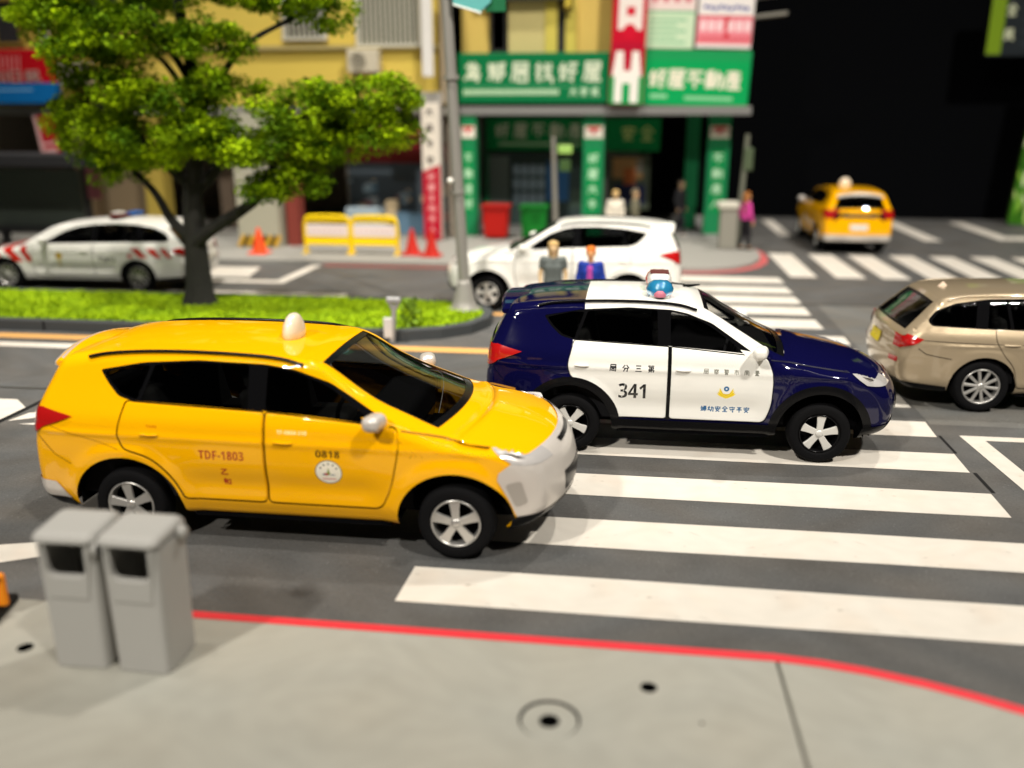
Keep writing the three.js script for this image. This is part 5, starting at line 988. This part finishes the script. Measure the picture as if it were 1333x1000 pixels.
{ const s = thing('bus_shelter', 'dark bus shelter with flat black roof behind the striped police car', 'bus shelter', [-15.6, .1, -22.9]), m = std(lin(.028, .028, .03), .5);
  mesh('roof', rbox(5.2, .34, 1.3, .05, -.3, 2.35, 0), m, s); for (const x of [-2.4, .75]) mesh('post', box(.14, 2.2, .14, x, 1.1, -.4), m, s);
  mesh('back_panel', box(2.9, 1.75, .06, -.9, 1.2, -.5), std(lin(.07, .085, .072), .3), s); mesh('bench', box(2.2, .08, .4, -.9, .5, -.2), m, s); mesh('bench_leg', box(.08, .44, .3, -1.7, .24, -.2), m, s); mesh('bench_leg', box(.08, .44, .3, -.1, .24, -.2), m, s); mesh('notice', box(.42, .9, .05, .98, 1.75, -.36), std(lin(.30, .10, .12), .5), s); }
// ---- red and white pillar sign
{ const f = printed(128, 1024, (c) => { c.fillStyle = '#ded6c8'; c.fillRect(0, 0, 128, 1024); c.fillStyle = '#b3152e'; c.beginPath(); c.moveTo(0, 500); c.lineTo(128, 450); c.lineTo(128, 1024); c.lineTo(0, 1024); c.fill(); glyphs(c, '大民平安', 58, 240, 54, 118, 10, '#3a3230', true); glyphs(c, '好屋全和市人', 62, 740, 52, 80, 8, '#e0a8a6', true); });
  const s = thing('pillar_sign', 'upright pillar board, white above and red below, with small characters', 'sign', [-5.72, 2.02, -25.6]); mesh('board', rbox(.52, 3.8, .34, .02, 0, 0, -.18), std(lin(.6, .55, .5), .6), s); mesh('face', faceUV(new THREE.PlaneGeometry(.5, 3.78).translate(0, 0, .004), .5, 3.78), f, s); }
// ---- green estate-agent shop on the corner
{
  const b = thing('corner_shop', 'corner shop building with green pillars and an olive wall above', 'building', [0, 0, 0]);
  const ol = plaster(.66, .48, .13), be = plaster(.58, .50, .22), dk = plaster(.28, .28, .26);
  mesh('upper_wall', box(4.3, 3.6, .4, -2.95, 7.1, -27.5), ol, b); mesh('corner_wall', box(3.4, 3.6, .4, 1.25, 7.1, -27.7), plaster(.2, .16, .06), b);
  mesh('window_panel', box(1.1, 1.4, .12, -3.18, 6.0, -27.24), be, b); mesh('window_panel', box(.34, 1.5, .14, -2.5, 6.0, -27.2), std(lin(.62, .52, .10), .6), b); mesh('window_panel', box(.3, 1.4, .14, -1.95, 6.0, -27.2), std(lin(.62, .52, .10), .6), b); mesh('eave', box(2.4, .2, .5, -3.3, 6.78, -27.1), std(lin(.05, .05, .045), .6), b);
  windowPart(b, -4.02, 6.03, -27.26, .42, 1.32, std(lin(.03, .03, .03), .5), 0); windowPart(b, -2.26, 6.0, -27.2, .26, 1.3, std(lin(.03, .03, .03), .5), 0);
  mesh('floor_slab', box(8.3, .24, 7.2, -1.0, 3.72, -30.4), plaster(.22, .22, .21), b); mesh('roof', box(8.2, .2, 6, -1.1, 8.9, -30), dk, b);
  const emb = printed(128, 64, (c) => { c.fillStyle = '#e8e0d2'; c.fillRect(0, 0, 128, 64); c.fillStyle = '#c8202e'; c.fillRect(16, 4, 96, 16); c.fillRect(50, 4, 26, 36); });
  const txt = (s) => printed(96, 512, (c) => { c.fillStyle = '#0f8a4a'; c.fillRect(0, 0, 96, 512); glyphs(c, s, 48, 256, 74, 122, 12, '#b4dcb8', true); });
  for (const [x, z, w, s] of [[-4.88, -27.1, .46, '不動產好'], [-1.22, -27.3, .6, '好屋大平'], [2.42, -28.1, .62, '不動產人']]) {
    const p = mesh('pillar', box(w, 3.5, .5, x, 1.86, z), greenM, b);
    mesh('pillar_text', faceUV(new THREE.PlaneGeometry(w * .62, 1.85), w * .62, 1.85).translate(x, 1.72, z + .254), txt(s), p); mesh('pillar_emblem', faceUV(new THREE.PlaneGeometry(w * .9, .34), w * .9, .34).translate(x, 3.12, z + .255), emb, p);
  }
  mesh('pillar', box(.4, 3.5, .4, 1.75, 1.86, -29.4), greenM, b);
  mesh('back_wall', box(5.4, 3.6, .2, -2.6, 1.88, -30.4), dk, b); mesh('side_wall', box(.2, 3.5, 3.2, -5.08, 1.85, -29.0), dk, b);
  mesh('inner_sign', faceUV(new THREE.PlaneGeometry(3.4, 1.0), 3.4, 1.0).translate(-3.1, 3.02, -29.6), printed(512, 150, (c) => { c.fillStyle = '#0b8a48'; c.fillRect(0, 0, 512, 150); glyphs(c, '好屋不動產', 256, 60, 66, 88, 9, '#dfe6cc'); c.fillStyle = '#bfdcb8'; c.fillRect(60, 116, 400, 12); }), b);
  mesh('inner_sign', faceUV(new THREE.PlaneGeometry(1.7, 1.0), 1.7, 1.0).translate(-.1, 3.0, -29.6), printed(256, 150, (c) => { c.fillStyle = '#0b8a48'; c.fillRect(0, 0, 256, 150); glyphs(c, '安全', 150, 70, 66, 88, 9, '#d3e08c'); }), b);
  mesh('shop_window', faceUV(new THREE.PlaneGeometry(3.3, 2.3), 3.3, 2.3).translate(-3.1, 1.3, -29.58), printed(512, 360, (c) => { c.fillStyle = '#3a4846'; c.fillRect(0, 0, 512, 360); c.fillStyle = '#76827e'; c.fillRect(0, 20, 110, 300); c.fillStyle = '#34608e'; c.fillRect(300, 40, 110, 200); c.fillStyle = '#7c8c96'; for (let i = 0; i < 12; i++) c.fillRect(130 + (i % 4) * 42, 60 + Math.floor(i / 4) * 70, 32, 52); c.fillStyle = '#4a5a50'; c.fillRect(420, 180, 70, 90); }), b);
  mesh('poster', faceUV(new THREE.PlaneGeometry(1.35, 1.7), 1.35, 1.7).translate(-.2, 1.55, -29.55), printed(128, 160, (c) => { c.fillStyle = '#4d5546'; c.fillRect(0, 0, 128, 160); c.fillStyle = '#b58a5a'; c.fillRect(16, 10, 90, 60); c.fillStyle = '#c06a3c'; c.fillRect(50, 40, 34, 52); c.fillStyle = '#2a2f52'; c.fillRect(20, 88, 96, 60); c.fillStyle = '#8a8478'; c.fillRect(86, 14, 20, 40); }), b);
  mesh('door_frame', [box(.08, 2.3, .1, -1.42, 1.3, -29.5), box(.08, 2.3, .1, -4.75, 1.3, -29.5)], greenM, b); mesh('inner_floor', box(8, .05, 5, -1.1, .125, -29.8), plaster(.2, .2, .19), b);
  for (const [y, z, l] of [[6.75, -27.3, 1.2], [6.25, -27.6, .9]]) mesh('awning_edge', box(l, .07, .5, 3.1 + l / 2, y, z, 0, 0, .1), std(lin(.3, .29, .25), .6), b);
}
signBoard('shop_signboard', 'long green signboard with six large white characters over the shop', 'sign', [-2.95, 4.6, -26.75], 4.4, 1.36, .3, greenM, printed(1024, 316, (c) => {
  c.fillStyle = '#0a7040'; c.fillRect(0, 0, 1024, 316); glyphs(c, '為鄰居找好屋', 500, 118, 122, 160, 19, '#d2dac0'); c.fillStyle = '#bfdcb8'; for (let i = 0; i < 26; i++) c.fillRect(36 + i * 25, 232, 19, 34); glyphs(c, '大安民', 850, 248, 52, 72, 9, '#c6dfbe'); c.fillStyle = '#6fbf8c'; c.fillRect(30, 212, 930, 4);
}));
signBoard('shop_signboard', 'shorter green signboard with five large white characters at the corner', 'sign', [1.56, 4.57, -26.85], 2.98, 1.5, .3, greenM, printed(800, 400, (c) => {
  c.fillStyle = '#0ba257'; c.fillRect(0, 0, 800, 400); c.fillStyle = '#1f9a58'; c.fillRect(0, 0, 800, 70); glyphs(c, '好屋不動產', 400, 205, 128, 140, 22, '#eae6cf'); c.fillStyle = '#8fd0a0'; c.fillRect(70, 320, 130, 30); c.fillRect(330, 330, 360, 26);
}), -.03, -.03);
signBoard('upright_sign', 'tall red corner sign with bold white block letters', 'sign', [-.31, 5.72, -26.55], .95, 3.7, .34, std(lin(.45, .012, .03), .5), printed(256, 1000, (c) => {
  c.fillStyle = '#c4112c'; c.fillRect(0, 0, 256, 640); c.fillStyle = '#0b9a52'; c.fillRect(0, 790, 256, 210); c.fillStyle = '#b41230'; c.fillRect(0, 560, 256, 240);
  c.fillStyle = '#efe4dc'; c.fillRect(42, 0, 184, 470); c.fillStyle = '#cf1330'; c.fillRect(100, 80, 70, 60); c.fillRect(90, 200, 110, 20); c.fillRect(105, 310, 64, 60); c.beginPath(); c.arc(134, 480, 52, 0, 7); c.fill();
  c.fillStyle = '#f1ebe2'; c.beginPath(); c.moveTo(40, 620); c.lineTo(96, 620); c.lineTo(104, 760); c.lineTo(156, 760); c.lineTo(164, 620); c.lineTo(216, 620); c.lineTo(240, 800); c.lineTo(222, 800); c.lineTo(222, 990); c.lineTo(158, 990); c.lineTo(158, 850); c.lineTo(96, 850); c.lineTo(96, 990); c.lineTo(36, 990); c.lineTo(36, 800); c.lineTo(14, 800); c.fill();
}), 0, -.02);
signBoard('advert_panel', 'pale green advertisement panel above the corner signboard', 'advertisement', [.82, 6.3, -26.95], 1.36, 1.9, .14, sill, printed(256, 360, (c) => {
  c.fillStyle = '#cfe6c4'; c.fillRect(0, 0, 256, 360); c.fillStyle = '#f0dcd6'; c.fillRect(0, 0, 256, 170); c.fillStyle = '#d8707c'; for (let i = 0; i < 4; i++) { c.beginPath(); c.arc(40 + i * 58, 110, 20, 0, 7); c.fill(); } c.fillStyle = '#6db98a'; c.fillRect(0, 172, 256, 10); for (let i = 0; i < 5; i++) c.fillRect(14, 212 + i * 28, 200 - (i % 2) * 50, 9);
}), 0, -.03);
signBoard('advert_panel', 'pink and white advertisement panel with red and blue print, upper right', 'advertisement', [2.3, 6.27, -26.95], 1.52, 1.86, .14, sill, printed(320, 380, (c) => {
  c.fillStyle = '#f2ece8'; c.fillRect(0, 0, 320, 380); c.fillStyle = '#3e4a9c'; for (let i = 0; i < 9; i++) c.fillRect(30 + i * 30, 150 + (i % 3) * 4, 22, 20); c.fillStyle = '#f08c98'; c.fillRect(0, 210, 320, 150); c.fillStyle = '#d3202f'; c.fillRect(0, 206, 320, 8); c.fillRect(160, 214, 28, 70); c.beginPath(); c.arc(174, 312, 15, 0, 7); c.fill();
  c.fillStyle = '#fbd9dc'; for (let i = 0; i < 6; i++) c.fillRect(16 + i * 48 + (i > 2 ? 18 : 0), 232, 36, 56); c.strokeStyle = '#d3202f'; c.lineWidth = 8; for (let i = 0; i < 14; i++) { c.beginPath(); c.moveTo(14 + i * 22, 344); c.lineTo(30 + i * 22, 318); c.stroke(); }
}), 0, -.03);
signBoard('small_sign', 'small round-edged yellow sign with a figure 8 above the long green signboard', 'sign', [-2.02, 6.62, -26.9], .3, .5, .06, std(lin(.1, .08, .02), .6), printed(64, 100, (c) => { c.fillStyle = '#54430f'; c.fillRect(0, 0, 64, 100); words(c, '8', 32, 54, 76, '#efd75a'); }));
// ---- bins, post, utility column and pole at the corner
for (const [n, l, x, c] of [['wheelie_bin', 'red wheeled bin before the shop window', -3.98, lin(.42, .012, .008)], ['wheelie_bin', 'green wheeled bin right of the red one', -2.86, lin(.008, .18, .02)]]) {
  const r = thing(n, l, 'wheeled bin', [x, .1, -26.4]), m = std(c, .45), g = rbox(.76, .86, .7, .08, 0, .47, 0), p = g.attributes.position; for (let i = 0; i < p.count; i++) { const k = .86 + .14 * p.getY(i) / .9; p.setX(i, p.getX(i) * k); p.setZ(i, p.getZ(i) * k); } g.computeVertexNormals();
  mesh('bin_body', g, m, r); mesh('lid', [rbox(.82, .09, .78, .04, 0, .94, .01), rbox(.7, .06, .12, .02, 0, .97, .36)], m, r); mesh('wheel', cyl(.1, .1, .06, 16, -.3, .1, -.3, 0, 0, PI / 2), M.rubber, r); mesh('wheel', cyl(.1, .1, .06, 16, .3, .1, -.3, 0, 0, PI / 2), M.rubber, r);
}
{ const r = thing('sign_post', 'thin grey post with a small light green plate before the shop window', 'sign post', [-2.06, .1, -24.6]), m = std(lin(.22, .21, .18), .5); mesh('post', bar([0, 0, 0], [-.12, 2.95, 0], .075, .06, 12), m, r); mesh('plate', rbox(.38, .22, .05, .08, .2, 2.62, .02), std(lin(.33, .55, .13), .5), r); mesh('plate', rbox(.3, .3, .05, .03, .2, 2.2, .0), std(lin(.05, .10, .03), .5), r); }
{ const r = thing('utility_column', 'grey utility column with a pale cap at the pavement corner', 'column', [2.56, .1, -25.2]), m = plaster(.26, .25, .21); mesh('column', rbox(.46, 1.05, .4, .03, 0, .53, 0), m, r); mesh('cap', rbox(.56, .2, .5, .06, -.03, 1.16, 0), std(lin(.52, .50, .42), .6), r); }
{ const r = thing('signal_post', 'slim grey signal post leaning beside the corner pillar', 'signal post', [2.86, .1, -25.6]), m = std(lin(.16, .17, .13), .5); mesh('post', bar([0, 0, 0], [.1, 3.0, 0], .08, .06, 12), m, r); mesh('signal_box', rbox(.24, .6, .2, .04, .16, 2.35, 0), std(lin(.08, .11, .06), .5), r); }
{ // right edge: building with a hanging sign and a bamboo print hoarding
  signBoard('hanging_sign', 'dark hanging sign with a lime green edge in the upper right corner', 'sign', [12.3, 6.45, -32.6], 2.5, 2.1, .3, std(lin(.01, .011, .012), .5), printed(320, 256, (c) => { c.fillStyle = '#262c30'; c.fillRect(0, 0, 320, 256); c.fillStyle = '#7d9c22'; c.fillRect(0, 0, 58, 250); c.fillStyle = '#d3d8b0'; glyphs(c, '全民', 82, 130, 40, 90, 9, '#c9cfae', true); c.fillStyle = '#3a4048'; for (let i = 0; i < 5; i++) c.fillRect(130, 30 + i * 44, 170, 8); }));
  const s = thing('bamboo_hoarding', 'hoarding with light green bamboo print at the right edge', 'hoarding', [13.62, 2.5, -32.8]); s.rotation.z = -.06;
  mesh('board', box(1.7, 5.0, .2, 0, 0, -.11), std(lin(.05, .09, .02), .6), s);
  mesh('face', faceUV(new THREE.PlaneGeometry(1.7, 5.0), 1.7, 5.0), printed(256, 768, (c) => { c.fillStyle = '#3f7a1e'; c.fillRect(0, 0, 256, 768); for (let i = 0; i < 90; i++) { c.fillStyle = ['#8fc043', '#b9d77a', '#2c5a14', '#6aa52e', '#d7e4b4'][i % 5]; const x = (i * 71) % 256, y = (i * 197) % 768; c.beginPath(); c.ellipse(x, y, 8, 34 + (i % 4) * 10, ((i * 37) % 100) / 100 - .5, 0, 7); c.fill(); } c.fillStyle = '#dfe6c8'; c.fillRect(4, 0, 20, 180); }), s);
}
// ---------------------------------------------------------------- model figures
function field(bones, res, k = .03) {        // one smooth surface over tapered capsules [a, b, ra, rb]
  const lo = V3(1e9, 1e9, 1e9), hi = V3(-1e9, -1e9, -1e9);
  for (const [a, b, ra, rb] of bones) for (const [p, r] of [[a, ra], [b, rb]]) { lo.min(V3(p[0] - r, p[1] - r, p[2] - r)); hi.max(V3(p[0] + r, p[1] + r, p[2] + r)); }
  const c = lo.clone().add(hi).multiplyScalar(.5), h = Math.max(hi.x - lo.x, hi.y - lo.y, hi.z - lo.z) * .5 * 1.12 + .02, mc = new MarchingCubes(res, new THREE.MeshBasicMaterial(), false, false, 60000), S = mc.size, half = S / 2;
  mc.isolation = 0; let q = 0;
  const B = bones.map(([a, b, ra, rb]) => { const d = [b[0] - a[0], b[1] - a[1], b[2] - a[2]]; return [a, d, d[0] ** 2 + d[1] ** 2 + d[2] ** 2 || 1e-9, ra, rb]; });
  for (let z = 0; z < S; z++) for (let y = 0; y < S; y++) for (let x = 0; x < S; x++) {
    const X = (x - half) / half * h + c.x, Y = (y - half) / half * h + c.y, Z = (z - half) / half * h + c.z; let m = 1e3;
    for (const [a, d, L, ra, rb] of B) {
      const px = X - a[0], py = Y - a[1], pz = Z - a[2], t = clamp((px * d[0] + py * d[1] + pz * d[2]) / L, 0, 1), D = Math.hypot(px - t * d[0], py - t * d[1], pz - t * d[2]) - ra - (rb - ra) * t;
      const e = Math.max(k - Math.abs(m - D), 0) / k; m = Math.min(m, D) - e * e * k * .25;
    }
    mc.field[q++] = -m;
  }
  mc.update();
  const n = mc.count, g = new THREE.BufferGeometry(), p = new Float32Array(n * 3);
  for (let i = 0; i < n; i++) for (let j = 0; j < 3; j++) p[3 * i + j] = mc.positionArray[3 * i + j] * h + c.getComponent(j);
  g.setAttribute('position', new THREE.BufferAttribute(p, 3)); g.setAttribute('normal', new THREE.BufferAttribute(mc.normalArray.slice(0, n * 3), 3));
  const w = mergeVertices((g.deleteAttribute('normal'), g), 1e-4); w.computeVertexNormals(); return w;
}
function person(label, pos, turn, o) {       // faces +z at turn 0
  const r = thing('person', label, 'person', pos, turn), k = o.h / 1.7, P = (x, y, z) => [x * k, y * k, z * k], R = (v) => v * k;
  const st = o.stride || 0, ar = o.arm || 0, el = o.elbow || 0;
  const hips = [P(-.09, .86, 0), P(.09, .86, 0)], knee = [P(-.1, .47, .02 + st * .18), P(.1, .47, .02 - st * .12)], ank = [P(-.1, .09, -.02 + st * .26), P(.1, .09, -.02 - st * .30)], toe = [P(-.11, .04, .12 + st * .26), P(.11, .05, .12 - st * .28)];
  const sh = [P(-.185, 1.36, -.01), P(.185, 1.36, -.01)], elb = [P(-.24, 1.09, -.03 + ar * .08), P(.24, 1.09, -.03 - ar * .08)], wr = [P(-.23, .86, .05 + ar * .12 + el * .15), P(.23, .86, .05 - ar * .1 + el * .15)];
  const hand = (w, s) => { const f = []; for (let i = 0; i < 4; i++) f.push([[w[0] + s * R(.004), w[1] - R(.06), w[2] + R(-.024 + i * .016)], [w[0] - s * R(.006), w[1] - R(.13 - Math.abs(i - 1.4) * .008), w[2] + R(-.02 + i * .016)], R(.010), R(.007)]); f.push([[w[0], w[1] - R(.02), w[2] + R(.02)], [w[0] - s * R(.01), w[1] - R(.085), w[2] + R(.055)], R(.011), R(.008)], [w, [w[0], w[1] - R(.06), w[2]], R(.026), R(.030)]); return f; };
  const skin = [[P(0, 1.585, .01), P(0, 1.60, -.01), R(.088), R(.092)], [P(0, 1.53, .035), P(0, 1.50, .045), R(.058), R(.045)], [P(0, 1.565, .085), P(0, 1.545, .105), R(.012), R(.016)], [P(-.088, 1.56, 0), P(-.09, 1.585, -.005), R(.016), R(.018)], [P(.088, 1.56, 0), P(.09, 1.585, -.005), R(.016), R(.018)], [P(0, 1.38, -.01), P(0, 1.50, 0), R(.06), R(.05)],
    [P(0, 1.28, 0), P(0, .95, 0), R(.085), R(.085)], ...[0, 1].flatMap((i) => [[sh[i], elb[i], R(.052), R(.042)], [elb[i], wr[i], R(.041), R(.028)], ...hand(wr[i], i ? 1 : -1), [hips[i], knee[i], R(.08), R(.055)], [knee[i], ank[i], R(.055), R(.036)], [ank[i], toe[i], R(.04), R(.03)]])];
  mesh('body', field(skin, 84, .02), std(o.skin || lin(.62, .40, .22), .6), r);
  const sl = o.sleeve ?? 1, mix = (a, b, t) => a.map((v, i) => v + (b[i] - v) * t), top = [[P(-.1, 1.33, 0), P(.1, 1.33, 0), R(.085), R(.085)], [P(-.075, 1.22, .02), P(-.07, .98, 0), R(.105), R(.098)], [P(.075, 1.22, .02), P(.07, .98, 0), R(.105), R(.098)], [P(-.07, .98, 0), P(-.08, .86, 0), R(.1), R(.105)], [P(.07, .98, 0), P(.08, .86, 0), R(.1), R(.105)], ...[0, 1].flatMap((i) => [[sh[i], sl >= 1 ? elb[i] : mix(sh[i], elb[i], .45), R(.072), R(.062)], ...(sl >= 1 ? [[elb[i], mix(elb[i], wr[i], .9), R(.06), R(.045)]] : [])])];
  mesh('top', field(top, 60, .035), std(o.top, .75), r);
  mesh('trousers', field([...[0, 1].flatMap((i) => [[hips[i], knee[i], R(.1), R(.075)], [knee[i], mix(knee[i], ank[i], .92), R(.074), R(.056)]]), [hips[0], hips[1], R(.1), R(.1)]], 60, .03), std(o.legs, .8), r);
  mesh('shoes', field([0, 1].map((i) => [[ank[i][0], R(.045), ank[i][2] - R(.02)], [toe[i][0], R(.04), toe[i][2] + R(.02)], R(.048), R(.042)]), 40, .01), std(o.shoes || lin(.02, .02, .02), .6), r);
  const hr = [[P(0, 1.63, -.02), P(0, 1.60, -.045), R(.094), R(.092)], [P(-.05, 1.66, .03), P(.05, 1.66, .03), R(.05), R(.05)]]; if (o.long) hr.push([P(-.06, 1.56, -.06), P(-.05, 1.40, -.08), R(.05), R(.04)], [P(.06, 1.56, -.06), P(.05, 1.40, -.08), R(.05), R(.04)]);
  mesh('hair', field(hr, 44, .03), std(o.hair, .7), r);
  mesh('eyes', [-1, 1].map((s) => new THREE.SphereGeometry(R(.012), 8, 6).translate(s * R(.034), R(1.583), R(.091))), std(lin(.01, .008, .006), .3), r).userData.kind = 'stuff'; mesh('mouth', rbox(R(.045), R(.010), R(.01), .003, 0, R(1.512), R(.088)), std(lin(.35, .06, .05), .6), r);
  if (o.inner) mesh('shirt', field([[P(-.012, 1.30, .09), P(-.03, .92, .07), R(.045), R(.05)], [P(.012, 1.30, .09), P(.03, .92, .07), R(.045), R(.05)]], 40, .02), std(o.inner, .7), r);
  return r;
}
person('woman figure in grey short-sleeved top with blond hair before the white car', [-1.32, .0, -15.2], .1, { h: 1.54, top: lin(.10, .115, .11), sleeve: .5, legs: lin(.04, .05, .09), hair: lin(.50, .34, .14), skin: lin(.62, .44, .24), long: true });
person('figure in a blue jacket over a purple shirt with orange hair', [-.68, .0, -15.15], -.1, { h: 1.47, top: lin(.012, .035, .26), legs: lin(.03, .03, .06), hair: lin(.62, .16, .02), skin: lin(.66, .33, .14), inner: lin(.42, .06, .30) });
person('figure in a white top with yellow hair standing by the middle green pillar', [-.50, .1, -25.3], .2, { h: 1.5, top: lin(.72, .66, .55), legs: lin(.1, .1, .12), hair: lin(.62, .42, .16), skin: lin(.65, .46, .24) });
person('figure in olive grey clothes walking behind the white car', [.04, .1, -25.6], 1.3, { h: 1.52, top: lin(.16, .15, .10), legs: lin(.08, .08, .06), hair: lin(.2, .16, .1), stride: .8, arm: .8 });
person('figure in black clothes in the dark arcade', [1.38, .1, -27.6], 1.0, { h: 1.66, top: lin(.012, .012, .014), legs: lin(.012, .012, .016), hair: lin(.02, .018, .015), stride: .7, shoes: lin(.45, .44, .42), skin: lin(.3, .2, .12) });
person('woman figure in a bright pink top and black trousers at the pavement corner', [3.0, .1, -25.0], 1.9, { h: 1.52, top: lin(.60, .06, .30), legs: lin(.012, .011, .014), hair: lin(.28, .10, .02), skin: lin(.62, .34, .16), stride: .3, arm: .6, long: true });
renderer.render(scene, camera);
